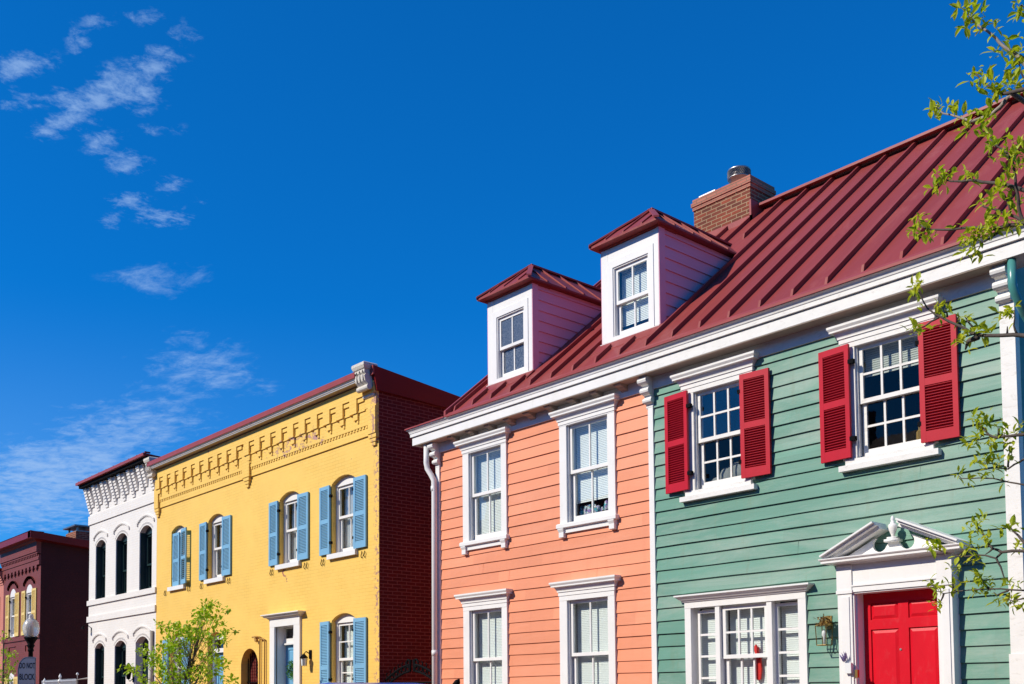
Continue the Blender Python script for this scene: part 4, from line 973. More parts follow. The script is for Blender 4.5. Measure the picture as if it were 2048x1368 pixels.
for q in yroom: room(rm, *q, WY + .215)
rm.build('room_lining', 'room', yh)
rnd = random.Random(11); mb = MB()
for i in range(300):
    a = rnd.uniform(0, 6.28); b = rnd.uniform(0, 6.28); r_ = .13 + .045 * math.cos(b)
    p = Vector((-19.80 + r_ * math.cos(a), WY + .19 + .03 * math.sin(b), 2.13 + r_ * math.sin(a)))
    mb.leaf(p, Vector((rnd.uniform(-1, 1), -rnd.uniform(0, .8), rnd.uniform(-1, 1))), Vector((0, 1, .2)), rnd.uniform(.04, .07), .022)
tag(mb.build('door_wreath', 'wreath'), 'round green leaf wreath hanging on the blue door of the yellow house', 'wreath')

# ---------------------------------------------------------------- white house
wh = thing('brick_house', 'narrow white painted brick house with dark arched windows and stepped corbels', 'house', (-29.0, WY, 0))
wroom = []
WX0, WX1 = -31.50, -26.555
UPW = [(-30.97, -30.18), (-29.40, -28.57), (-27.70, -26.86)]
LOW = [(-30.96, -30.20), (-29.41, -28.57)]
holes = [arch_hole(a, b, 4.46, 6.02, 6.18) for a, b in UPW] + [arch_hole(a, b, 1.55, 3.02, 3.175) for a, b in LOW] + [arch_hole(-27.90, -27.02, .7, 3.06, 3.215)]
mb = MB(); wall(mb, [(WX0, 0), (WX1, 0), (WX1, 7.75), (WX0, 7.75)], holes, WY, .26); mb.build('wall', 'white_brick', wh)
mb = MB(); mb.quad((WX0, WY, 0), (WX0, 22, 0), (WX0, 22, 7), (WX0, WY, 7.7)); mb.quad((WX1 - .01, WY + .05, 0), (WX1 - .01, 22, 0), (WX1 - .01, 22, 7), (WX1 - .01, WY + .05, 7.7)); mb.quad((WX0, 22, 0), (WX1, 22, 0), (WX1, 22, 7), (WX0, 22, 7)); mb.build('side_wall', 'white_brick', wh)
bd = MB()
bd.box(WX0 - .03, WX1 + .0, WY - .035, WY, 6.72, 6.98)
for z0, z1 in ((4.315, 4.46), (3.82, 3.99)): bd.box(WX0 - .04, WX1 + .02, WY - .045, WY + .05, z0, z1)
bd.build('band', 'white_brick', wh)
cbm = MB()
x = -31.50; n = 0
while x < -26.75:
    for j in range(9):        # left column
        z0 = 7.06 + j * .082; cbm.box(x, x + .19, WY - .03 - .022 * j, WY, z0, 7.79 if j == 8 else z0 + .082)
    for j in range(7):        # right column, half a course higher
        z0 = 7.20 + j * .082; cbm.box(x + .19, x + .385, WY - .025 - .022 * j - .01, WY, z0 + .02, 7.79 if j == 6 else z0 + .102)
    x += .662; n += 1
cbm.box(WX0, WX1, WY - .10, WY, 7.70, 7.80)
cbm.build('corbel_frieze', 'white_brick', wh)
for a, b in UPW + LOW + [(-27.90, -27.02)]:
    zs_, zt_ = (6.02, 6.18) if (a, b) in UPW else ((3.02, 3.175) if (a, b) in LOW else (3.06, 3.215))
    hd_ = MB(); o1 = arch(a - .15, b + .15, zs_ + .285, zt_ + .285, 14); o2 = arch(a - .14, b + .14, zs_ + .25, zt_ + .255, 14); ring(hd_, o1, o2, WY - .035, WY)
    for k in range(1, 14): 
        p = o2[k]; hd_.box(p[0] - .022, p[0] + .022, WY - .028, WY, p[1] - .025, p[1] + .01)
    for p in (o2[0], o2[-1]): hd_.box(p[0] - .03, p[0] + .03, WY - .035, WY, p[1] - .05, p[1] + .01)
    o3 = arch(a - .04, b + .04, zs_ + .05, zt_ + .05, 14)
    for k in range(15): hd_.box(o3[k][0] - .015, o3[k][0] + .015, WY - .012, WY, o3[k][1] - .01, o3[k][1] + .035)
    hd_.build('hood_mould', 'white_brick', wh)
for a, b in UPW: arched_window(wh, wroom, a, b, 4.46, 6.02, 6.18, 5.16, 1, 1, 1, 'dark_frame', 'glass_dark', WY + .16, inner='grey', zsash=5.97)
for a, b in LOW: arched_window(wh, wroom, a, b, 1.55, 3.02, 3.175, 2.20, 1, 1, 1, 'dark_frame', 'glass_dark', WY + .16, inner='grey', zsash=2.97)
d = MB()
for xx in (-27.90, -27.07): d.box(xx, xx + .05, WY + .2, WY + .3, .7, 3.06)
d.prism([(-27.9, 3.03)] + arch(-27.90, -27.02, 3.06, 3.215)[::-1] + [(-27.02, 3.03)], 'y', WY + .2, WY + .26); d.box(-27.85, -27.07, WY + .2, WY + .28, 2.52, 2.60); wdo = d.build('door_surround', 'dark_frame', wh)
MB().box(-27.85, -27.07, WY + .235, WY + .24, 2.60, 3.03).build('pane', 'glass_dark', wdo)
dl = MB(); dl.box(-27.85, -27.07, WY + .24, WY + .28, .7, 2.52); door_leaf(dl, -27.85, -27.07, .7, 2.52, WY + .24, [(.85, 1.4), (1.55, 2.4)]); dl.build('door', 'dark_frame', wh)
rf = MB(); rf.prism([(10.64, 7.90), (10.64, 7.96), (22, 7.15), (22, 6.9), (11.0, 7.78)], 'x', -31.62, -26.58)
k = -31.5
while k < -26.5: rf.box(k - .02, k + .02, 10.65, 10.8, 7.955, 7.995); k += .55
rfo = rf.build('roof', 'roof_dark', wh)
MB().box(-31.64, -26.56, 10.615, 10.639, 7.885, 7.962).build('eaves_strip', 'roof_trim', rfo)
MB().box(-31.60, -26.56, 10.70, 11.0, 7.80, 7.885).build('eaves_shade_board', 'iron', rfo)  # black board painted in for the shade under the eaves
MB().tube([(-26.70, WY - .05, 3.32), (-26.70, WY - .05, .2)], .05, 10).build('downspout', 'grey_pipe', wh, True)
la = MB(); la.lathe([(.05, 2.08), (.10, 2.36), (.115, 2.38), (.02, 2.52)], -28.02, WY - .14, 8); la.tube([(-28.02, WY - .14, 2.08), (-28.02, WY - .10, 2.02), (-28.02, WY - .01, 2.1)], .012, 6); la.box(-28.05, -27.99, WY - .02, WY, 2.0, 2.3); la.build('wall_lamp', 'iron', wh)
la = MB(); la.tube([(-31.25, WY - .02, 3.66), (-31.27, WY - .12, 3.74), (-31.33, WY - .2, 3.70)], .012, 6); la.lathe([(.06, 3.62), (.02, 3.70)], -31.34, WY - .21, 10); la.tube([(-31.22, WY - .02, 3.66), (-31.21, WY - .02, 3.5)], .012, 6); la.build('flood_light', 'iron', wh)
rm = MB()
for q in wroom: room(rm, *q, WY + .255)
rm.build('room_lining', 'room', wh)

# ---------------------------------------------------------------- maroon house
mh = thing('brick_house', 'maroon painted brick house with pale yellow shutters and a black shaded side', 'house', (-38.0, WY, 0))
mroom = []
MX0, MX1 = -40.10, -35.98
UPM = [(-39.30, -38.62), (-37.48, -36.78)]
LOM = [(-39.30, -38.62), (-37.48, -36.78)]
holes = [arch_hole(a, b, 3.76, 5.20, 5.45) for a, b in UPM] + [arch_hole(a, b, .9, 2.28, 2.52) for a, b in LOM]
mb = MB(); wall(mb, [(MX0, 0), (MX1, 0), (MX1, 6.72), (MX0, 6.72)], holes, WY, .22); mb.build('wall', 'maroon', mh)
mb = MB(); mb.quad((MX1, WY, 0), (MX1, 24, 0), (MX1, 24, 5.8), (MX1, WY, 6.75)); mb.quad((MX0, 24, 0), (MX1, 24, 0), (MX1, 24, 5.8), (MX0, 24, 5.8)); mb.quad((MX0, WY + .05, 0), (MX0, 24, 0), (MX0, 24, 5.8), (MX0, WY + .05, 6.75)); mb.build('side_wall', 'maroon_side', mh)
fr = MB()
fr.box(MX0, MX1, WY - .06, WY, 6.02, 6.18); fr.box(MX0, MX1, WY - .085, WY, 6.18, 6.24); fr.box(MX0, MX1, WY - .075, WY, 6.24, 6.34); fr.box(MX0, MX1, WY - .12, WY, 6.38, 6.44); fr.box(MX0, MX1, WY - .15, WY, 6.44, 6.76)
x = MX0 + .02
while x < MX1 - .05: fr.box(x, x + .09, WY - .105, WY, 6.32, 6.38); x += .17
x = MX0 + .05
while x < MX1 - .2:
    fr.box(x, x + .22, WY - .06, WY, 5.93, 6.02); fr.box(x + .06, x + .16, WY - .05, WY, 5.86, 5.93); x += .40
fr.box(MX0, MX1, WY - .04, WY, 3.58, 3.72)
for xx in (-39.3, -37.45): fr.box(xx, xx + .72, WY - .03, WY, 3.40, 3.42); fr.box(xx, xx + .03, WY - .03, WY, 3.2, 3.40)
for a, b in UPM + LOM:
    zs_, zt_ = (5.20, 5.45) if (a, b) in UPM else (2.28, 2.52)
    o1 = arch(a - .22, b + .22, zs_ + .32, zt_ + .28, 12); o2 = arch(a - .20, b + .20, zs_ + .26, zt_ + .22, 12); ring(fr, o1, o2, WY - .05, WY)
    for kk in (0, 2, 4, 6, 8, 10, 12): fr.box(o2[kk][0] - .025, o2[kk][0] + .025, WY - .045, WY, o2[kk][1] - .03, o2[kk][1] + .01)
fr.build('frieze', 'maroon', mh)
cn = MB(); cn.molding(MX0, MX1, WY, WY - .15, [(0, 6.76), (.03, 6.78), (.06, 6.80), (.09, 6.84), (.28, 6.845), (.28, 7.05), (.30, 7.06)], 0, 1); cn.prism([(10.56, 7.06), (24, 5.8), (24, 5.6), (11, 6.75)], 'x', MX0, MX1 - .05); cn.build('roof', 'roof_dark', mh)
cn = MB(); cn.prism([(10.57, 7.075), (24, 5.78), (24, 5.55), (10.57, 6.84)], 'x', MX1 + .02, MX1 + .30); cn.build('verge_cladding', 'roof_dark', mh)
c = MB(); c.box(-39.70, -38.62, 13.0, 13.7, 6.4, 7.66); cc = c.build('chimney', 'chimney', mh)
c = MB()
for xx in (-39.62, -38.76):
    for yy in (13.06, 13.58): c.box(xx, xx + .06, yy, yy + .06, 7.66, 7.83)
c.box(-39.80, -38.52, 12.92, 13.78, 7.83, 7.88); c.box(-39.66, -38.66, 13.04, 13.66, 7.66, 7.70); c.build('chimney_cap', 'mesh', cc)
for a, b in UPM: arched_window(mh, mroom, a, b, 3.76, 5.20, 5.45, 4.50, 1, 1, 1, y=WY + .012, inner='curtain', zsash=5.17); shutter(mh, a - .01, -1, .40, 3.76, 5.27, WY - .045, .02, 'yellow_shutter', .48, hinge=True); shutter(mh, b + .01, 1, .43, 3.76, 5.27, WY - .045, .02, 'yellow_shutter', .48)
for a, b in LOM: arched_window(mh, mroom, a, b, .9, 2.28, 2.52, 1.6, 2, 1, 1, y=WY + .012, inner='blind', zsash=2.25); shutter(mh, a - .01, -1, .40, .9, 2.36, WY - .045, .02, 'yellow_shutter', .48); shutter(mh, b + .01, 1, .43, .9, 2.36, WY - .045, .02, 'yellow_shutter', .48)
rm = MB()
for q in mroom: room(rm, *q, WY + .215)
rm.build('room_lining', 'room', mh)
# ---------------------------------------------------------------- salmon brick neighbour at the left edge
sh = thing('brick_house', 'salmon brick house with a dark green shutter at the left edge beyond the maroon house', 'house', (-43.0, WY, 0))
sroom = []
mb = MB(); wall(mb, [(-46, 0), (-40.10, 0), (-40.10, 6.2), (-46, 6.2)], [arch_hole(-41.75, -41.0, 3.8, 5.25, 5.4)], WY, .2); mb.build('wall', 'salmon_brick', sh)
mb = MB(); mb.quad((-46, WY, 0), (-46, 24, 0), (-46, 24, 5.5), (-46, WY, 6.2)); mb.quad((-46, 24, 0), (-40.1, 24, 0), (-40.1, 24, 5.5), (-46, 24, 5.5)); mb.build('side_wall', 'salmon_brick', sh)
mb = MB(); mb.prism([(10.8, 6.2), (10.8, 6.3), (24, 5.6), (24, 5.4)], 'x', -46.1, -40.11); mb.build('roof', 'roof_dark', sh)
mb = MB()
for j in range(6): mb.box(-46, -40.105, WY - .02 - .03 * j, WY, 5.70 + .08 * j, 5.78 + .08 * j)
mb.build('cornice', 'salmon_brick', sh)
arched_window(sh, sroom, -41.75, -41.0, 3.8, 5.25, 5.4, 4.5, 1, 1, 1, inner='curtain'); shutter(sh, -40.985, 1, .46, 3.8, 5.3, WY - .07, .05, 'green_shutter', .48); shutter(sh, -41.765, -1, .4, 3.8, 5.3, WY - .07, .05, 'green_shutter', .48)
rm = MB(); room(rm, *sroom[0], WY + .2); rm.build('room_lining', 'room', sh)

# ================================================================ houses across the street (they shade the low sky and show in the panes)
for i, (x0, x1, h, mt, roofh) in enumerate([(-58, -44, 8.2, 'maroon', 0), (-44, -33, 9.4, 'salmon_brick', 1.6), (-33, -23, 8.4, 'dark_red_brick', 0), (-23, -14.5, 8.8, 'salmon_brick', 2.2), (-14.5, -4, 8.0, 'maroon', 0), (-4, 7, 9.2, 'dark_red_brick', 1.8), (7, 22, 8.4, 'maroon', 0)]):
    oh = thing('row_house', 'brick row house standing across the street, mirrored in the window panes', 'house', ((x0 + x1) / 2, -8.5, 0), 'row houses across the street')
    hl = []; k = x0 + 1.0
    while k < x1 - 1.5:
        hl += [[(k, z), (k + .95, z), (k + .95, z + 1.7), (k, z + 1.7)] for z in (1.4, 4.6)]; k += 2.3
    mb = MB(); wall(mb, [(x0, 0), (x1 - .01, 0), (x1 - .01, h), (x0, h)], hl, -8.5, -.2)
    mb.quad((x0, -8.5, 0), (x0, -19, 0), (x0, -19, h), (x0, -8.5, h)); mb.quad((x1 - .01, -8.5, 0), (x1 - .01, -19, 0), (x1 - .01, -19, h), (x1 - .01, -8.5, h)); mb.quad((x0, -19, 0), (x1, -19, 0), (x1, -19, h), (x0, -19, h)); mb.build('wall', mt, oh)
    mb = MB()
    if roofh: mb.prism([(-8.2, h - .1), (-13.5, h + roofh), (-19, h - .1), (-19, h - .2), (-8.2, h - .2)], 'x', x0 + .01, x1 - .02); mb.box(x0 + 2, x0 + 2.8, -14, -13, h + roofh - .6, h + roofh + 1.2)
    else: mb.box(x0, x1 - .01, -19, -8.2, h, h + .3)
    mb.build('roof', 'roof_dark', oh)
    for q in hl:
        w = MB(); sash(w, q[0][0], q[1][0], q[0][1], q[2][1], -8.66, 2, 2); wo = w.build('window', 'white', oh)
        MB().quad((q[0][0], -8.65, q[0][1]), (q[1][0], -8.65, q[0][1]), (q[1][0], -8.65, q[2][1]), (q[0][0], -8.65, q[2][1])).build('pane', 'carglass', wo)
g = MB().box(-120, 60, -8.5, -3.16, -.015, .115); struct(g.build('pavement', 'brickpave'))
g = MB().box(-120, 60, -3.16, -3.0, -.015, .13); struct(g.build('kerb', 'concrete'))
# ================================================================ street furniture
LPX, LPY = -28.85, 8.6
sl = thing('street_lamp', 'black street lamp with a frosted acorn glass globe in front of the maroon house', 'street lamp', (LPX, LPY, .115))
p = MB(); p.lathe([(.22, .115), (.22, .3), (.15, .38), (.12, .8), (.075, .9), (.06, 2.6), (.055, 2.80), (.075, 2.82), (.075, 2.86), (.06, 2.88), (.09, 2.95), (.10, 2.97), (.075, 3.0), (.13, 3.10), (.17, 3.16), (.175, 3.185)], LPX, LPY, 20); p.build('pole', 'iron', sl, True)
p = MB(); p.lathe([(.13, 3.185), (.165, 3.22), (.19, 3.31), (.205, 3.41), (.197, 3.49), (.17, 3.57), (.135, 3.625), (.09, 3.65), (.088, 3.665), (.06, 3.68), (.065, 3.70), (.055, 3.72), (.06, 3.75), (.045, 3.775), (.01, 3.80)], LPX, LPY, 24); p.build('globe', 'lampglass', sl, True)
p = MB(); p.lathe([(.05, 3.185), (.05, 3.26), (.035, 3.30), (.045, 3.36), (.03, 3.44), (.005, 3.46)], LPX, LPY, 12); p.build('lamp_bulb', 'soffit', sl, True)
sg = thing('street_sign', 'bent grey sign reading DO NOT BLOCK DRIVEWAY strapped to the lamp post', 'sign', (LPX + .12, LPY - .05, 1.6))
SA = R(72)                                  # direction the face is turned to: mostly up the street, a little to the road
fx = Vector((math.sin(R(28)) * 1.0, 0, 0)); 
ux = Vector((math.cos(SIGN_A), math.sin(SIGN_A), 0)); nx_ = Vector((ux.y, -ux.x, 0)); SC = Vector((LPX + .10, LPY - .12, 0))
def sp(a, z, t=0): q = SC + ux * a + nx_ * t; return (q.x, q.y, z)
outl = [(.215, 1.62), (.215, 2.66), (-.02, 2.665), (-.08, 2.64), (-.13, 2.59), (-.175, 2.52), (-.20, 2.44), (-.215, 2.34), (-.215, 1.62)]
mb = MB(); n = len(outl); mb.add([sp(a, z, 0) for a, z in outl] + [sp(a, z, -.006) for a, z in outl], [tuple(range(n)), tuple(range(2 * n - 1, n - 1, -1))] + [(i, (i + 1) % n, n + (i + 1) % n, n + i) for i in range(n)])
face = mb.build('sign_panel', 'sign', sg)
def text(body, zc, h, wmax, parent, mat):
    cu = bpy.data.curves.new('lettering', 'FONT'); cu.body = body; cu.size = 1; cu.align_x = 'CENTER'; cu.extrude = .001; cu.offset = .022
    o = bpy.data.objects.new('lettering', cu); COL.objects.link(o)
    bpy.context.view_layer.update()
    me = bpy.data.meshes.new_from_object(o.evaluated_get(bpy.context.evaluated_depsgraph_get()))
    bpy.data.objects.remove(o); bpy.data.curves.remove(cu)
    xs_ = [v.co.x for v in me.vertices]; ys_ = [v.co.y for v in me.vertices]
    w_ = max(xs_) - min(xs_); hh = max(ys_) - min(ys_); o0 = ORG[parent.name]; cxm = (max(xs_) + min(xs_)) / 2
    for v in me.vertices:
        a = (v.co.x - cxm) / w_ * wmax; z = zc + ((v.co.y - min(ys_)) / hh - .5) * h
        v.co = Vector(sp(a + .01, z, .003 + (.002 if v.co.z > 0 else 0))) - o0
    me.materials.clear(); me.materials.append(K[mat])
    ob = bpy.data.objects.new('lettering', me); COL.objects.link(ob); ob.parent = parent; ORG[ob.name] = o0
    return ob
text('DO NOT', 2.435, .15, .37, face, 'signink'); text('BLOCK', 2.145, .16, .36, face, 'signink'); text('DRIVEWAY', 1.90, .12, .36, face, 'signink')
bd = MB()
for a in (0,):
    bd.add([sp(-.215, 2.66, .003)], []) 
for p0, p1 in zip(outl[:-1], outl[1:]):
    d_ = Vector((p1[0] - p0[0], p1[1] - p0[1])); nn = Vector((-d_.y, d_.x)).normalized() * .012
    bd.quad(sp(p0[0] * .95, p0[1] - .02, .002), sp(p1[0] * .95, p1[1] - .02, .002), sp(p1[0] * .95 - nn.x * -1, p1[1] - .02 + nn.y, .002), sp(p0[0] * .95 + nn.x, p0[1] - .02 + nn.y, .002))
bd.build('sign_border', 'signink', face)
bd = MB()
for z in (1.8, 2.5): bd.tube([sp(0, z, -.006), (LPX, LPY, z)], .02, 8)
bd.build('bracket', 'iron', sg)

# gate of scrolled iron between the yellow and the pink house
ig = thing('iron_gate', 'black scrolled iron gate with an arched top between the yellow and pink houses', 'gate', (-15.35, 11.13, 0))
GY = 11.13; gx = -15.39
mb = MB()
for i in range(13): x = -16.18 + i * .143; mb.tube([(x, GY, .1), (x, GY, 1.78)], .010, 6)
mb.tube([(-16.22, GY, 1.78), (-14.44, GY, 1.78)], .016, 6); mb.tube([(-16.22, GY, .3), (-14.44, GY, .3)], .016, 6)
mb.build('bars', 'iron', ig)
for s_ in (-1, 1):
    mb = MB(); a = [(gx + s_ * (.10 + .74 * t), GY, 2.10 - .26 * t ** 1.5) for t in [i / 12 for i in range(13)]]
    mb.tube(a, .022, 6); mb.tube([(p_[0], p_[1], p_[2] - .12) for p_ in a], .018, 6)
    for t in range(0, 12, 2):
        q = a[t]; mb.tube([(q[0] + s_ * .04 + .05 * math.cos(u * .8), GY, q[2] - .06 + .05 * math.sin(u * .8)) for u in range(9)], .013, 5)
        mb.tube([(q[0] + s_ * .08, GY, q[2] - .02), (q[0] + s_ * .10, GY, q[2] + .05), (q[0] + s_ * .06, GY, q[2] + .07)], .012, 5)
    mb.tube([(gx + s_ * .12 + .06 * math.cos(u * .6) * (1 - u * .05), GY, 2.13 + .07 * math.sin(u * .6)) for u in range(11)], .02, 6)
    mb.tube([(gx + s_ * .07, GY, 1.98), (gx + s_ * .055, GY, 2.2)], .03, 6)
    mb.build('scroll_crest', 'iron', ig)
# white spear fence and gate bar across the driveway
FY = 11.06
sf = thing('spear_fence', 'white spear topped driveway fence against the dark maroon wall', 'fence', (-34.3, FY, 0))
mb = MB(); x = -35.85
while x < -32.7:
    mb.tube([(x, FY, .05), (x, FY, 2.10)], .014, 5); mb.lathe([(.022, 2.10), (.03, 2.13), (.001, 2.20)], x, FY, 5); x += .105
mb.tube([(-35.9, FY, 1.95), (-32.7, FY, 1.95)], .014, 5); mb.tube([(-35.9, FY, .4), (-32.7, FY, .4)], .014, 5); mb.build('bars', 'plasticwhite', sf)
for x, h in ((-35.62, .0), (-34.12, .11)):
    mb = MB(); mb.tube([(x, FY, .05), (x, FY, 2.12 + h)], .03, 8); mb.lathe([(.03, 2.12 + h), (.05, 2.15 + h), (.04, 2.19 + h), (.0, 2.27 + h)], x, FY, 8)
    mb.lathe([(.05, 1.98 + h), (.075, 2.03 + h), (.05, 2.08 + h)], x, FY, 8); mb.build('post', 'plasticwhite', sf)
gp = thing('driveway_gate', 'plain grey framed gate with a small knob post beside the white house', 'gate', (-32.05, FY, 0))
mb = MB(); mb.tube([(-32.58, FY, .05), (-32.58, FY, 2.15), (-31.56, FY, 2.18)], .03, 6); mb.tube([(-32.58, FY, 1.2), (-31.56, FY, 1.2)], .03, 6); mb.build('frame', 'grey_pipe', gp)
MB().lathe([(.012, 2.15), (.012, 2.28), (.045, 2.31), (.035, 2.35), (.001, 2.37)], -32.56, FY, 8).build('knob', 'plasticwhite', gp, True)
rp = thing('railing_post', 'black iron post with a leaning pointed finial in front of the pink house', 'railing', (-12.7, 10.0, 0))
mb = MB(); mb.tube([(-12.70, 10.0, .1), (-12.70, 10.0, 1.62)], .03, 8); mb.build('post', 'iron', rp)
mb = MB(); mb.tube([(-12.72, 10.0, 1.60), (-12.70, 10.0, 1.68), (-12.64, 10.0, 1.75), (-12.60, 10.0, 1.785)], [.05, .06, .045, .012], 8); mb.build('finial', 'iron', rp, True)

# parked car; only its roof reaches into the view
car = thing('parked_car', 'blue car parked at the kerb with only its roof showing above the lower edge', 'car', (-10.95, 7.0, 0))
prof = [(-2.2, .45), (-2.25, .75), (-2.1, .98), (-1.25, 1.08), (-.75, 1.45), (-.45, 1.59), (0.0, 1.665), (.5, 1.69), (1.0, 1.645), (1.6, 1.53), (2.12, 1.15), (2.2, .9), (2.22, .5), (1.9, .32), (-1.9, .32)]
def car_section(mb, pr, hw):
    n = len(pr); vs = []
    for s_ in (-1, 1):
        for x, z in pr: vs.append((-10.95 + x * .95, 7.0 + s_ * (hw - max(0, (z - .95)) * .30), z))
    mb.add(vs, [tuple(range(n)), tuple(range(2 * n - 1, n - 1, -1))] + [(i, (i + 1) % n, n + (i + 1) % n, n + i) for i in range(n)])
mb = MB(); car_section(mb, prof, .90); cb_ = mb.build('body', 'carblue', car, False, .06)
mb = MB()
for s_ in (-1, 1):
    for pts in ([(-1.05, 1.10), (-.62, 1.47), (-.40, 1.57), (.25, 1.60), (.25, 1.10)], [(.33, 1.10), (.33, 1.60), (1.1, 1.57), (1.6, 1.47), (1.85, 1.14)]):
        mb.quad(*[(-10.95 + x * .95, 7.0 + s_ * (.906 - max(0, z - .95) * .30), z) for x, z in pts])
mb.build('side_window', 'carglass', car)
mb = MB(); mb.quad(*[(-10.95 + x * .95, 7.0 + s_ * w_, z + .012) for x, z, w_, s_ in ((-1.22, 1.10, .74, -1), (-1.22, 1.10, .74, 1), (-.60, 1.555, .64, 1), (-.60, 1.555, .64, -1))]); mb.build('windscreen', 'carglass', car)
for x in (-1.42, 1.40):
    for s_ in (-1, 1):
        mb = MB(); xc = -10.95 + x * .95
        pr_ = [(.20, .0), (.32, .02), (.335, .06), (.335, .16), (.32, .20), (.20, .20)]; n = 24
        vs = [(xc + r_ * math.cos(2 * math.pi * j / n), 7.0 + s_ * (.72 + t), .335 + r_ * math.sin(2 * math.pi * j / n)) for r_, t in pr_ for j in range(n)]
        mb.add(vs, [(i * n + j, i * n + (j + 1) % n, (i + 1) * n + (j + 1) % n, (i + 1) * n + j) for i in range(len(pr_) - 1) for j in range(n)]); ty = mb.build('wheel', 'tyre', car, True)
        mb = MB(); vs = [(xc + r_ * math.cos(2 * math.pi * j / n), 7.0 + s_ * t, .335 + r_ * math.sin(2 * math.pi * j / n)) for r_, t in ((.21, .90), (.19, .88), (.05, .905)) for j in range(n)]
        mb.add(vs, [(i * n + j, i * n + (j + 1) % n, (i + 1) * n + (j + 1) % n, (i + 1) * n + j) for i in range(2) for j in range(n)] + [tuple(range(2 * n, 3 * n))]); mb.build('rim', 'rim', ty, True)

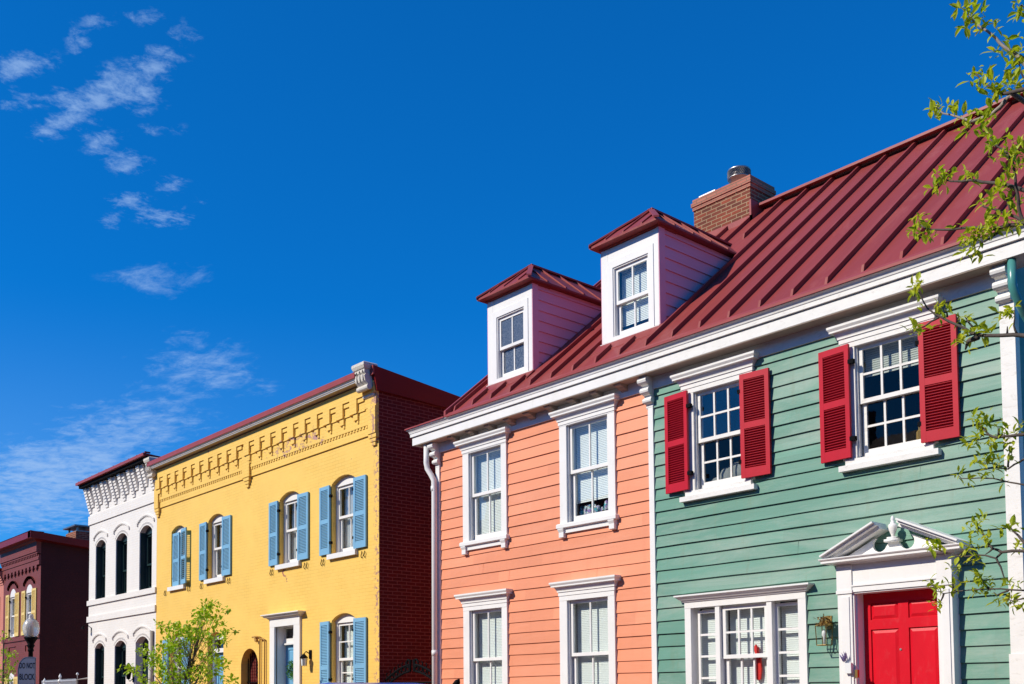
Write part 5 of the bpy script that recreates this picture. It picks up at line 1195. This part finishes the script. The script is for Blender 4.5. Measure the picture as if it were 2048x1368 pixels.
# ================================================================ trees
BRANCHES = [[(-2.324,5.947,4.978),(-2.360,5.937,5.042),(-2.396,5.928,5.100),(-2.454,5.925,5.165),(-2.495,5.912,5.235),(-2.574,5.900,5.334),(-2.612,5.889,5.391),(-2.656,5.876,5.454)],
[(-2.260,5.811,5.240),(-2.295,5.813,5.272),(-2.318,5.815,5.291)],
[(-2.372,5.926,5.081),(-2.386,5.955,5.023)],
[(-2.217,5.694,4.730),(-2.269,5.709,4.750),(-2.361,5.736,4.781),(-2.400,5.746,4.796),(-2.470,5.746,4.869),(-2.509,5.741,4.919),(-2.533,5.730,4.970)],
[(-2.342,5.732,4.771),(-2.420,5.773,4.746),(-2.488,5.802,4.737),(-2.607,5.834,4.765),(-2.633,5.836,4.783),(-2.697,5.839,4.832),(-2.782,5.843,4.890),(-2.815,5.832,4.944)],
[(-2.225,5.688,4.755),(-2.262,5.684,4.807),(-2.268,5.673,4.842)],
[(-2.559,6.525,4.311),(-2.626,6.523,4.396),(-2.640,6.500,4.484),(-2.636,6.461,4.601),(-2.630,6.418,4.722),(-2.650,6.407,4.774),(-2.678,6.398,4.824),(-2.722,6.396,4.869),(-2.750,6.387,4.919)],
[(-2.687,6.592,4.649),(-2.783,6.599,4.716),(-2.862,6.609,4.756),(-2.948,6.615,4.806),(-3.047,6.629,4.841),(-3.122,6.636,4.873),(-3.172,6.633,4.913)],
[(-2.606,6.648,4.385),(-2.692,6.652,4.465),(-2.752,6.655,4.516),(-2.820,6.658,4.570),(-2.905,6.665,4.625),(-2.946,6.664,4.661)],
[(-2.751,6.653,4.522),(-2.763,6.626,4.618),(-2.778,6.616,4.662)],
[(-2.415,6.164,4.206),(-2.484,6.182,4.230),(-2.582,6.208,4.259),(-2.726,6.244,4.293),(-2.802,6.253,4.336),(-2.905,6.271,4.371),(-3.040,6.290,4.416),(-3.129,6.298,4.454),(-3.163,6.294,4.489)],
[(-2.659,6.236,4.248),(-2.753,6.269,4.235),(-2.783,6.276,4.241)],
[(-2.476,6.265,3.580),(-2.548,6.284,3.604),(-2.687,6.318,3.650),(-2.820,6.347,3.692),(-2.893,6.357,3.732),(-2.974,6.360,3.801),(-3.087,6.364,3.890),(-3.124,6.365,3.916),(-3.169,6.362,3.965),(-3.198,6.349,4.034),(-3.217,6.338,4.089)],
[(-3.099,6.367,3.889),(-3.159,6.381,3.883),(-3.217,6.396,3.866),(-3.282,6.407,3.870)],
[(-2.848,6.354,3.694),(-2.923,6.375,3.688),(-2.947,6.390,3.646)],
[(-2.877,6.346,3.760),(-2.904,6.343,3.802),(-2.921,6.339,3.837)],
[(-2.592,6.294,3.626),(-2.605,6.286,3.681),(-2.587,6.260,3.762)],
[(-2.654,6.309,3.646),(-2.647,6.297,3.690)],
[(-3.043,6.359,3.871),(-3.039,6.352,3.894),(-3.051,6.347,3.927)],
[(-2.655,6.664,3.100),(-2.732,6.685,3.114),(-2.825,6.710,3.126),(-2.920,6.733,3.138),(-2.974,6.740,3.170),(-3.014,6.740,3.226),(-3.049,6.740,3.275)],
[(-2.908,6.728,3.145),(-2.904,6.717,3.205)],
[(-2.974,6.740,3.170),(-3.014,6.748,3.180),(-3.052,6.760,3.157)],
[(-2.760,6.916,3.021),(-2.841,6.940,3.015),(-2.911,6.961,2.996),(-2.960,6.976,2.975),(-3.028,6.989,2.994),(-3.071,6.993,3.034),(-3.152,7.007,3.056),(-3.191,7.011,3.085)],
[(-2.959,6.974,2.985),(-2.937,6.955,3.080)],
[(-2.780,6.949,2.820),(-2.858,6.966,2.853),(-2.968,6.989,2.892),(-3.070,7.007,2.935),(-3.175,7.026,2.958),(-3.307,7.048,2.980),(-3.329,7.048,3.003)],
[(-2.684,6.677,2.380),(-2.762,6.699,2.385),(-2.917,6.739,2.398),(-2.978,6.751,2.430),(-3.024,6.756,2.498),(-3.060,6.757,2.561),(-3.080,6.758,2.600)],
[(-2.917,6.739,2.396),(-2.960,6.752,2.365),(-3.033,6.767,2.393),(-3.114,6.783,2.403),(-3.226,6.804,2.411),(-3.290,6.813,2.438),(-3.372,6.824,2.470),(-3.406,6.827,2.496)],
[(-2.957,6.751,2.362),(-2.930,6.749,2.305),(-2.914,6.750,2.242),(-2.902,6.749,2.209)],
[(-2.978,6.751,2.430),(-3.032,6.766,2.400)],
[(-2.687,6.680,2.350),(-2.758,6.693,2.440),(-2.792,6.699,2.485),(-2.833,6.706,2.527),(-2.858,6.709,2.566)],
[(-2.776,6.883,2.151),(-2.855,6.904,2.158),(-2.962,6.930,2.174),(-3.095,6.959,2.190),(-3.183,6.977,2.196),(-3.322,7.002,2.198),(-3.445,7.022,2.192),(-3.499,7.028,2.214),(-3.539,7.029,2.279)],
[(-3.445,7.022,2.192),(-3.466,7.027,2.149),(-3.487,7.032,2.112)],
[(-3.106,6.962,2.194),(-3.150,6.967,2.252),(-3.158,6.966,2.296)],
[(-2.962,6.930,2.169),(-3.009,6.942,2.158),(-3.050,6.952,2.146),(-3.072,6.956,2.169)],
[(-2.779,6.886,2.105),(-2.858,6.907,2.107),(-2.938,6.928,2.098),(-3.011,6.944,2.126)],
[(-3.370,7.010,2.208),(-3.374,7.003,2.319)]]
CLUSTERS = [(-2.66,5.84,5.46),(-2.67,5.89,5.46),(-2.62,5.84,5.45),(-2.61,5.87,5.47),(-2.59,5.88,5.44),(-2.57,5.83,5.36),(-2.52,5.81,5.35),(-2.56,5.92,5.40),(-2.64,5.87,5.38),(-2.65,5.88,5.37),(-2.67,5.97,5.40),(-2.59,5.91,5.31),(-2.51,5.93,5.33),(-2.48,5.89,5.27),(-2.44,5.92,5.21),(-2.32,5.77,5.29),(-2.33,5.84,5.30),(-2.34,5.88,5.27),(-2.34,5.84,5.27),(-2.36,5.92,5.16),(-2.46,5.94,5.18),(-2.47,5.88,5.13),(-2.53,5.98,5.18),(-2.46,5.96,5.12),(-2.40,5.90,5.11),(-2.35,5.86,5.05),(-2.42,5.98,5.12),(-2.42,5.95,5.08),(-2.40,5.97,5.09),(-2.38,5.98,5.08),(-2.40,5.98,5.04),(-2.44,6.01,5.09),(-2.45,5.96,5.04),(-2.45,6.01,5.05),(-2.38,5.95,5.02),(-2.53,5.77,5.01),(-2.57,5.78,5.00),(-2.54,5.69,4.93),(-2.52,5.71,4.89),(-2.46,5.69,4.90),(-2.54,5.79,4.99),(-2.45,5.73,4.87),(-2.43,5.74,4.88),(-2.41,5.71,4.82),(-2.39,5.73,4.84),(-2.46,5.74,4.83),(-2.42,5.73,4.81),(-2.39,5.75,4.82),(-2.37,5.73,4.85),(-2.48,5.82,4.83),(-2.32,5.73,4.82),(-2.31,5.75,4.84),(-2.31,5.76,4.80),(-2.35,5.78,4.83),(-2.84,5.85,4.97),(-2.83,5.80,4.92),(-2.85,5.89,4.93),(-2.82,5.89,4.97),(-2.78,5.88,4.94),(-2.73,5.83,4.91),(-2.73,5.85,4.89),(-2.72,5.78,4.90),(-2.66,5.87,4.84),(-2.61,5.83,4.82),(-2.54,5.79,4.75),(-2.49,5.75,4.72),(-2.51,5.84,4.79),(-2.55,5.88,4.78),(-2.64,5.80,4.73),(-2.70,5.90,4.77),(-2.63,5.84,4.74),(-2.53,5.78,4.70),(-2.48,5.78,4.71),(-2.76,6.41,4.96),(-2.78,6.44,4.94),(-2.73,6.34,4.84),(-2.67,6.39,4.88),(-2.63,6.31,4.85),(-2.65,6.41,4.84),(-2.64,6.37,4.80),(-2.61,6.42,4.85),(-2.60,6.44,4.83),(-2.55,6.36,4.81),(-2.66,6.47,4.80),(-2.65,6.40,4.73),(-2.68,6.36,4.78),(-2.72,6.44,4.80),(-2.63,6.37,4.68),(-2.64,6.40,4.67),(-2.59,6.40,4.68),(-2.60,6.43,4.71),(-2.55,6.34,4.72),(-2.58,6.33,4.75),(-2.75,6.45,4.88),(-3.12,6.60,4.91),(-3.14,6.68,4.93),(-3.19,6.67,4.96),(-3.19,6.60,4.95),(-3.20,6.62,4.94),(-3.19,6.65,4.90),(-3.25,6.68,4.89),(-3.23,6.67,4.89),(-3.18,6.66,4.87),(-3.27,6.68,4.89),(-3.03,6.67,4.89),(-3.01,6.61,4.88),(-2.95,6.60,4.83),(-2.96,6.65,4.81),(-2.76,6.56,4.71),(-2.78,6.58,4.68),(-2.80,6.67,4.73),(-2.74,6.60,4.68),(-2.85,6.64,4.68),(-2.83,6.57,4.64),(-2.76,6.60,4.66),(-2.94,6.67,4.68),(-2.87,6.59,4.62),(-2.96,6.67,4.69),(-2.91,6.66,4.68),(-2.86,6.61,4.55),(-2.90,6.69,4.61),(-2.76,6.63,4.60),(-2.75,6.67,4.55),(-2.71,6.61,4.55),(-2.67,6.65,4.55),(-2.70,6.65,4.59),(-3.15,6.22,4.51),(-3.13,6.22,4.51),(-3.21,6.32,4.51),(-3.19,6.35,4.53),(-3.21,6.28,4.45),(-3.23,6.30,4.48),(-3.19,6.33,4.44),(-3.18,6.29,4.44),(-3.13,6.29,4.42),(-3.10,6.29,4.39),(-3.07,6.29,4.39),(-3.11,6.30,4.48),(-2.90,6.24,4.38),(-2.82,6.25,4.30),(-2.82,6.30,4.32),(-2.75,6.19,4.29),(-2.78,6.27,4.28),(-2.82,6.30,4.30),(-2.71,6.21,4.30),(-2.69,6.19,4.31),(-2.70,6.27,4.33),(-2.68,6.20,4.28),(-2.67,6.19,4.26),(-2.73,6.24,4.29),(-2.66,6.24,4.33),(-2.60,6.15,4.29),(-2.59,6.18,4.29),(-2.61,6.19,4.27),(-2.60,6.26,4.27),(-2.58,6.20,4.27),(-2.57,6.25,4.27),(-2.49,6.15,4.21),(-2.52,6.17,4.24),(-2.50,6.21,4.24),(-2.88,6.33,4.32),(-2.83,6.27,4.27),(-2.87,6.25,4.30),(-2.85,6.23,4.30),(-2.76,6.26,4.30),(-2.70,6.21,4.25),(-2.69,6.27,4.30),(-2.90,6.34,4.27),(-2.81,6.25,4.20),(-2.89,6.28,4.21),(-2.81,6.34,4.19),(-2.80,6.30,4.23),(-3.25,6.37,4.15),(-3.20,6.31,4.11),(-3.23,6.29,4.08),(-3.18,6.30,4.10),(-3.28,6.38,4.13),(-3.21,6.30,4.12),(-3.09,6.32,3.96),(-3.09,6.34,3.93),(-3.04,6.33,3.93),(-3.00,6.32,3.92),(-3.26,6.42,4.03),(-3.26,6.36,3.86),(-3.22,6.34,3.84),(-3.24,6.46,3.88),(-3.33,6.46,3.88),(-3.31,6.47,3.91),(-3.09,6.37,3.83),(-2.97,6.41,3.86),(-2.98,6.41,3.85),(-2.89,6.30,3.83),(-2.91,6.37,3.82),(-2.88,6.39,3.77),(-2.84,6.36,3.76),(-2.85,6.35,3.74),(-2.82,6.32,3.70),(-2.79,6.32,3.69),(-2.86,6.31,3.72),(-2.90,6.31,3.71),(-2.97,6.39,3.72),(-2.97,6.35,3.70),(-2.94,6.41,3.72),(-2.92,6.32,3.64),(-2.70,6.35,3.78),(-2.64,6.30,3.77),(-2.64,6.34,3.75),(-2.61,6.31,3.80),(-2.72,6.35,3.77),(-3.07,6.75,3.30),(-3.02,6.66,3.29),(-3.10,6.78,3.31),(-3.02,6.69,3.28),(-2.96,6.69,3.30),(-3.02,6.76,3.25),(-3.04,6.75,3.25),(-2.98,6.72,3.24),(-3.03,6.80,3.25),(-3.03,6.76,3.21),(-3.04,6.73,3.18),(-3.10,6.74,3.14),(-3.10,6.82,3.17),(-3.08,6.77,3.13),(-3.15,6.82,3.17),(-2.97,6.73,3.13),(-2.93,6.70,3.11),(-2.96,6.75,3.11),(-2.91,6.76,3.23),(-2.89,6.67,3.18),(-2.89,6.76,3.16),(-2.86,6.78,3.12),(-2.83,6.76,3.09),(-2.87,6.77,3.10),(-2.72,6.61,3.15),(-2.75,6.70,3.16),(-2.82,6.75,3.17),(-3.04,6.92,3.08),(-3.05,6.95,3.06),(-3.08,6.96,3.07),(-3.01,6.98,3.05),(-3.02,6.97,3.04),(-3.05,6.99,3.02),(-3.06,7.03,3.01),(-3.09,6.93,3.01),(-3.15,6.95,3.05),(-3.11,6.95,3.06),(-2.90,6.90,3.06),(-2.89,6.89,3.01),(-3.37,7.12,3.02),(-3.35,7.10,3.01),(-3.22,6.98,2.94),(-3.26,7.04,2.95),(-3.15,7.00,2.96),(-3.14,6.99,2.95),(-3.08,6.99,2.95),(-3.01,7.02,2.89),(-2.98,7.00,2.95),(-3.07,6.74,2.62),(-3.02,6.70,2.62),(-3.04,6.73,2.61),(-3.12,6.72,2.58),(-3.08,6.77,2.59),(-3.11,6.79,2.59),(-3.11,6.75,2.55),(-2.98,6.69,2.51),(-2.98,6.70,2.49),(-3.12,6.76,2.49),(-3.10,6.79,2.49),(-3.13,6.82,2.48),(-3.17,6.78,2.44),(-3.17,6.83,2.46),(-3.12,6.80,2.38),(-3.10,6.77,2.39),(-3.12,6.77,2.37),(-3.23,6.80,2.41),(-3.47,6.86,2.55),(-3.40,6.81,2.51),(-3.39,6.85,2.52),(-3.34,6.81,2.50),(-3.39,6.79,2.47),(-3.43,6.83,2.49),(-3.40,6.85,2.49),(-2.88,6.69,2.20),(-3.01,6.75,2.47),(-2.90,6.71,2.54),(-2.88,6.76,2.58),(-2.87,6.77,2.54),(-2.80,6.68,2.55),(-2.80,6.76,2.44),(-2.82,6.75,2.41),(-2.83,6.67,2.53),(-3.55,7.02,2.29),(-3.49,6.98,2.25),(-3.53,7.07,2.25),(-3.48,7.05,2.25),(-3.54,7.09,2.22),(-3.51,7.07,2.24),(-3.42,7.04,2.24),(-3.38,7.04,2.24),(-3.35,7.01,2.24),(-3.33,6.94,2.33),(-3.34,7.01,2.35),(-3.36,6.93,2.36),(-3.28,6.94,2.24),(-3.29,7.03,2.26),(-3.50,6.97,2.12),(-3.49,6.98,2.09),(-3.45,6.97,2.11),(-3.20,7.02,2.30),(-3.13,6.92,2.29),(-3.13,6.90,2.25),(-3.18,7.02,2.24),(-3.14,6.92,2.24),(-3.13,7.01,2.26),(-3.10,6.98,2.22),(-3.15,7.02,2.17),(-3.23,7.05,2.17),(-3.23,7.00,2.17),(-3.11,7.00,2.20),(-3.00,6.88,2.13),(-3.06,6.99,2.10),(-3.01,6.95,2.09),(-2.94,6.95,2.22),(-2.87,6.85,2.21),(-2.98,6.96,2.23),(-2.97,6.99,2.09),(-2.87,6.85,2.06),(-2.96,6.91,2.10),(-2.87,6.92,2.07)]
YOUNG = [(-19.07,8.93,3.40),(-17.71,8.34,3.25),(-17.74,8.28,3.20),(-17.29,8.35,3.12),(-18.18,8.72,3.17),(-19.22,8.85,3.23),(-18.14,8.49,3.16),(-18.44,8.47,3.11),(-18.37,8.50,3.13),(-17.97,8.45,3.06),(-18.61,8.52,3.05),(-17.71,8.18,2.95),(-18.42,8.60,3.04),(-19.32,9.07,3.08),(-17.99,8.51,3.03),(-19.35,8.85,3.02),(-17.88,8.26,2.91),(-18.88,8.79,2.98),(-18.52,8.86,2.96),(-18.21,8.77,2.92),(-18.05,8.62,2.86),(-19.00,8.58,2.92),(-19.21,8.74,2.93),(-19.65,9.00,2.94),(-18.29,8.25,2.81),(-19.61,8.20,2.98),(-21.13,8.85,3.02),(-21.21,9.02,3.01),(-19.82,8.62,2.99),(-19.71,8.54,2.92),(-20.16,8.82,2.97),(-19.00,8.29,2.84),(-19.01,8.37,2.83),(-18.71,8.30,2.81),(-19.52,8.69,2.82),(-18.80,8.41,2.78),(-18.87,8.33,2.75),(-19.31,8.79,2.84),(-19.74,9.05,2.87),(-18.22,8.40,2.72),(-20.63,8.81,2.85),(-19.76,8.51,2.76),(-20.59,8.95,2.83),(-19.85,8.68,2.74),(-19.48,8.37,2.70),(-18.72,8.32,2.69),(-18.01,8.12,2.65),(-18.85,8.58,2.70),(-18.47,8.48,2.68),(-17.79,8.27,2.64),(-17.40,8.46,2.69),(-17.15,8.42,2.67),(-17.91,8.87,2.73),(-17.50,8.24,2.67),(-21.43,9.09,2.67),(-20.04,8.58,2.61),(-20.77,8.70,2.60),(-20.55,8.57,2.55),(-20.74,8.93,2.65),(-20.52,8.92,2.69),(-19.70,8.66,2.65),(-19.32,8.58,2.64),(-19.67,8.82,2.65),(-19.76,8.96,2.65),(-18.59,8.50,2.59),(-19.08,8.83,2.61),(-21.39,9.06,2.54),(-20.04,8.57,2.50),(-19.27,8.33,2.49),(-19.08,8.33,2.49),(-19.97,8.82,2.56),(-19.69,8.78,2.52),(-20.14,9.06,2.47),(-20.12,8.95,2.44),(-18.95,8.34,2.38),(-19.00,8.29,2.35),(-19.31,8.36,2.40),(-20.75,8.29,2.55),(-21.83,8.80,2.58),(-22.32,8.96,2.55),(-22.13,9.00,2.50),(-20.35,8.36,2.41),(-21.67,8.97,2.44),(-20.53,8.41,2.34),(-20.53,8.52,2.33),(-21.07,8.83,2.40),(-20.10,8.19,2.19),(-19.80,8.19,2.18),(-21.39,8.93,2.28),(-19.90,8.39,2.29),(-19.87,8.46,2.27),(-20.27,8.68,2.23),(-20.87,8.78,2.20),(-19.10,8.11,2.11),(-19.69,8.43,2.11),(-19.74,8.54,2.19),(-19.68,8.59,2.24),(-18.87,8.31,2.16),(-19.57,8.69,2.13),(-20.22,9.06,2.13),(-18.78,8.49,2.07),(-18.95,8.64,2.05),(-21.45,8.22,2.19),(-21.65,8.37,2.21),(-22.47,8.77,2.18),(-20.92,8.21,2.12),(-22.81,8.99,2.12),(-23.17,9.01,2.15),(-20.61,8.20,1.99),(-22.51,9.04,1.97),(-20.93,8.47,1.91),(-21.77,8.87,1.89),(-21.27,8.86,2.13),(-20.06,8.40,2.01),(-20.81,8.78,2.01),(-20.56,8.75,2.03),(-20.72,8.91,2.06),(-19.26,8.37,2.02),(-20.22,8.85,2.02),(-20.51,9.06,2.04),(-19.67,8.77,2.01),(-19.19,8.64,2.01),(-18.06,8.21,1.94),(-18.70,8.59,2.05),(-18.23,8.45,2.06),(-19.16,8.82,2.21),(-19.16,8.78,2.30),(-18.72,8.67,2.33),(-17.70,8.28,2.26),(-18.58,8.75,2.40),(-18.44,8.73,2.33),(-17.41,8.28,2.23),(-19.04,8.99,2.21),(-18.38,8.76,2.15),(-17.36,8.22,2.06),(-18.85,9.03,2.25),(-17.05,8.24,2.21),(-17.36,8.43,2.14),(-18.11,8.82,2.13),(-18.07,8.70,2.10),(-18.47,8.65,2.03),(-18.55,8.75,2.00),(-18.31,8.56,1.93),(-17.14,8.41,1.86),(-16.77,8.28,1.82),(-16.74,8.17,1.79),(-18.67,8.82,1.87),(-19.61,8.85,1.88),(-19.44,8.64,1.88),(-20.19,8.84,1.89),(-19.62,8.46,1.88),(-19.71,8.37,1.87),(-20.30,8.48,1.86),(-19.58,8.97,1.87),(-17.30,8.14,2.48),(-18.15,8.60,2.60),(-17.43,8.35,2.57),(-18.41,8.87,2.64)]
EDGE = [(-30.96,8.51,3.21),(-31.13,8.50,3.19),(-30.84,8.54,3.24),(-31.58,8.62,3.01),(-31.27,8.76,2.83),(-30.06,8.51,2.81),(-31.66,8.81,2.74),(-30.23,8.37,2.59),(-29.98,8.46,2.74),(-29.31,8.36,2.78),(-29.95,8.37,2.39),(-31.05,8.77,2.45),(-30.82,8.74,2.38),(-30.65,8.41,2.37),(-30.43,8.41,2.20),(-30.70,8.55,2.24),(-31.74,8.75,2.13),(-31.44,8.79,2.16),(-32.05,8.75,2.28),(-31.52,8.66,2.03),(-30.22,8.39,2.01)]

def leaf_cluster(mb, p, rnd, n, L0, L1, spread, droop=.2, wr=.42):
    ax = Vector((rnd.uniform(-1, 1), rnd.uniform(-1, 1), rnd.uniform(-.3, .9))).normalized()
    for i in range(n):
        a = 2 * math.pi * (i + rnd.uniform(-.3, .3)) / n
        t = ax.orthogonal().normalized(); b = ax.cross(t)
        d = (t * math.cos(a) + b * math.sin(a) + ax * rnd.uniform(-.1, .8)).normalized(); d.z -= droop * rnd.uniform(0, 1)
        L = rnd.uniform(L0, L1)
        mb.leaf(p + Vector((rnd.uniform(-1, 1), rnd.uniform(-1, 1), rnd.uniform(-1, 1))) * spread, d, Vector((rnd.uniform(-.5, .5), rnd.uniform(-.5, .5), 1)), L, L * wr * rnd.uniform(.75, 1.15))
rnd = random.Random(21)
TX, TY = -1.75, 6.9
nt_ = thing('street_tree', 'tree with sparse new leaves reaching in from the right before the green house', 'tree', (TX, TY, .115))
mb = MB(); mb.tube([(TX, TY, .1), (TX + .03, TY, 1.2), (TX - .03, TY - .05, 2.6), (TX + .04, TY - .1, 4.2), (TX - .02, TY - .2, 5.6), (TX - .1, TY - .3, 7.0)], [.15, .12, .11, .09, .06, .02], 12); mb.build('trunk', 'bark', nt_, True)
mb = MB(); pale = MB()
for i, br in enumerate(BRANCHES):
    P = [Vector(q) for q in br]
    P2 = [P[0]]
    for a, b in zip(P[:-1], P[1:]):
        P2.append((a + b) / 2 + Vector((rnd.uniform(-1, 1), rnd.uniform(-1, 1), rnd.uniform(-1, 1))) * .012 * min(1, (b - a).length * 4)); P2.append(b)
    main = (P[0].x > -2.72) and len(P) > 3
    if main or i in (1, 2):
        zt = max(.8, P[0].z - .5); root = Vector((TX, TY - .1, zt)); P2 = [root, (root * .5 + P[0] * .5) + Vector((0, 0, -.06))] + P2
    r0 = .013 if main else .006
    if i == 14: r0 = .019
    rs = [r0 * (1 - .82 * k / (len(P2) - 1)) + .0015 for k in range(len(P2))]
    (mb if i not in (0, 4) else pale).tube(P2, rs, 6)
mb.build('branch', 'bark', nt_, True); pale.build('branch', 'bark_pale', nt_, True)
mb = MB()
for q in CLUSTERS: leaf_cluster(mb, Vector(q), rnd, rnd.randint(3, 6), .035, .082, .02)
# the rest of the crown, beyond the right edge
for i in range(340):
    a = rnd.uniform(-1.35, 1.9); r_ = rnd.uniform(.1, 1.25)
    leaf_cluster(mb, Vector((TX + .35 + abs(math.cos(a)) * r_, TY + math.sin(a) * r_ * .9, 2.6 + rnd.uniform(0, 4.2))), rnd, 5, .045, .08, .03)
mb.build('crown', 'leaf', nt_)
mb = MB()
for i in range(9):
    z = 2.4 + i * .42; a = rnd.uniform(-1, 1.4); mb.tube([(TX, TY - .1, z), (TX + .5, TY + .5 * math.sin(a), z + .25), (TX + 1.2, TY + 1.0 * math.sin(a), z + .6)], [.03, .018, .005], 6)
mb.build('branch', 'bark', nt_, True)

yt = thing('street_tree', 'small bright green young tree in front of the yellow house', 'tree', (-19.4, 8.6, .115))
base = Vector((-19.5, 8.6, .115))
mb = MB(); mb.tube([(-19.5, 8.6, .1), (-19.48, 8.6, .9), (-19.45, 8.6, 1.6)], [.055, .045, .035], 8); mb.build('trunk', 'bark', yt, True)
YC = [Vector(q) for q in YOUNG]
top = max(YC, key=lambda q: q.z)
mb = MB()
lead = [Vector((-19.45, 8.6, 1.55)), Vector((-19.2, 8.6, 2.2)), Vector((-18.9, 8.6, 2.7)), top]
mb.tube(lead, [.026, .016, .010, .003], 6)
mb.tube([Vector((-19.46, 8.6, 1.5)), Vector((-19.9, 8.55, 2.0)), Vector((-20.3, 8.5, 2.55))], [.026, .016, .004], 6)
mb.tube([Vector((-19.46, 8.6, 1.4)), Vector((-19.0, 8.7, 1.9)), Vector((-18.4, 8.7, 2.5))], [.026, .016, .004], 6)
mb.tube([Vector((-19.47, 8.6, 1.3)), Vector((-20.4, 8.6, 1.8)), Vector((-21.2, 8.6, 2.2))], [.022, .014, .004], 6)
for i, q in enumerate(YC):
    if i % 2 == 0 or q.z > 2.75:
        t = min(1, max(0, (q.z - 1.7) / 1.6)); b = lead[0].lerp(lead[2], t) + Vector((0, 0, -.25)); b.z = min(b.z, q.z - .12)
        mb.tube([b, b.lerp(q, .55) + Vector((rnd.uniform(-.05, .05), 0, -.03)), q], [.006, .004, .0015], 5)
mb.build('branch', 'bark', yt, True)
mb = MB()
for q in YC:
    for k in range(3): leaf_cluster(mb, q + Vector((rnd.uniform(-.09, .09), rnd.uniform(-.12, .12), rnd.uniform(-.07, .07))), rnd, 5, .06, .11, .035, .1, .58)
for i in range(130):
    a = rnd.uniform(0, 6.28); r_ = rnd.uniform(.1, 1.15); leaf_cluster(mb, Vector((-19.5 + r_ * math.cos(a), 8.6 + r_ * .7 * math.sin(a), rnd.uniform(1.15, 1.85))), rnd, 6, .055, .10, .04, .1, .55)
mb.build('crown', 'leaf2', yt)

et = thing('street_tree', 'leafy sprigs of a slim tree beside the lamp post at the left edge', 'tree', (-31.3, 8.6, .115))
mb = MB(); mb.tube([(-31.3, 8.6, .1), (-31.28, 8.6, 1.2), (-31.25, 8.6, 2.4), (-31.3, 8.6, 3.4)], [.05, .04, .025, .008], 8); mb.build('trunk', 'bark', et, True)
mb = MB()
for q in EDGE[::2]: q = Vector(q); b = Vector((-31.27, 8.6, q.z - .25)); mb.tube([b, b.lerp(q, .6) + Vector((0, 0, .03)), q], [.010, .006, .002], 5)
mb.build('branch', 'bark', et, True)
mb = MB()
for q in EDGE:
    for k in range(2): leaf_cluster(mb, Vector(q) + Vector((rnd.uniform(-.1, .1), rnd.uniform(-.1, .1), rnd.uniform(-.06, .06))), rnd, 5, .06, .11, .04, .1, .5)
for i in range(60): leaf_cluster(mb, Vector((-31.5 - rnd.uniform(0, .8), 8.6 + rnd.uniform(-.5, .5), rnd.uniform(2.0, 3.5))), rnd, 5, .06, .11, .05, .1, .5)
mb.build('crown', 'leaf2', et)
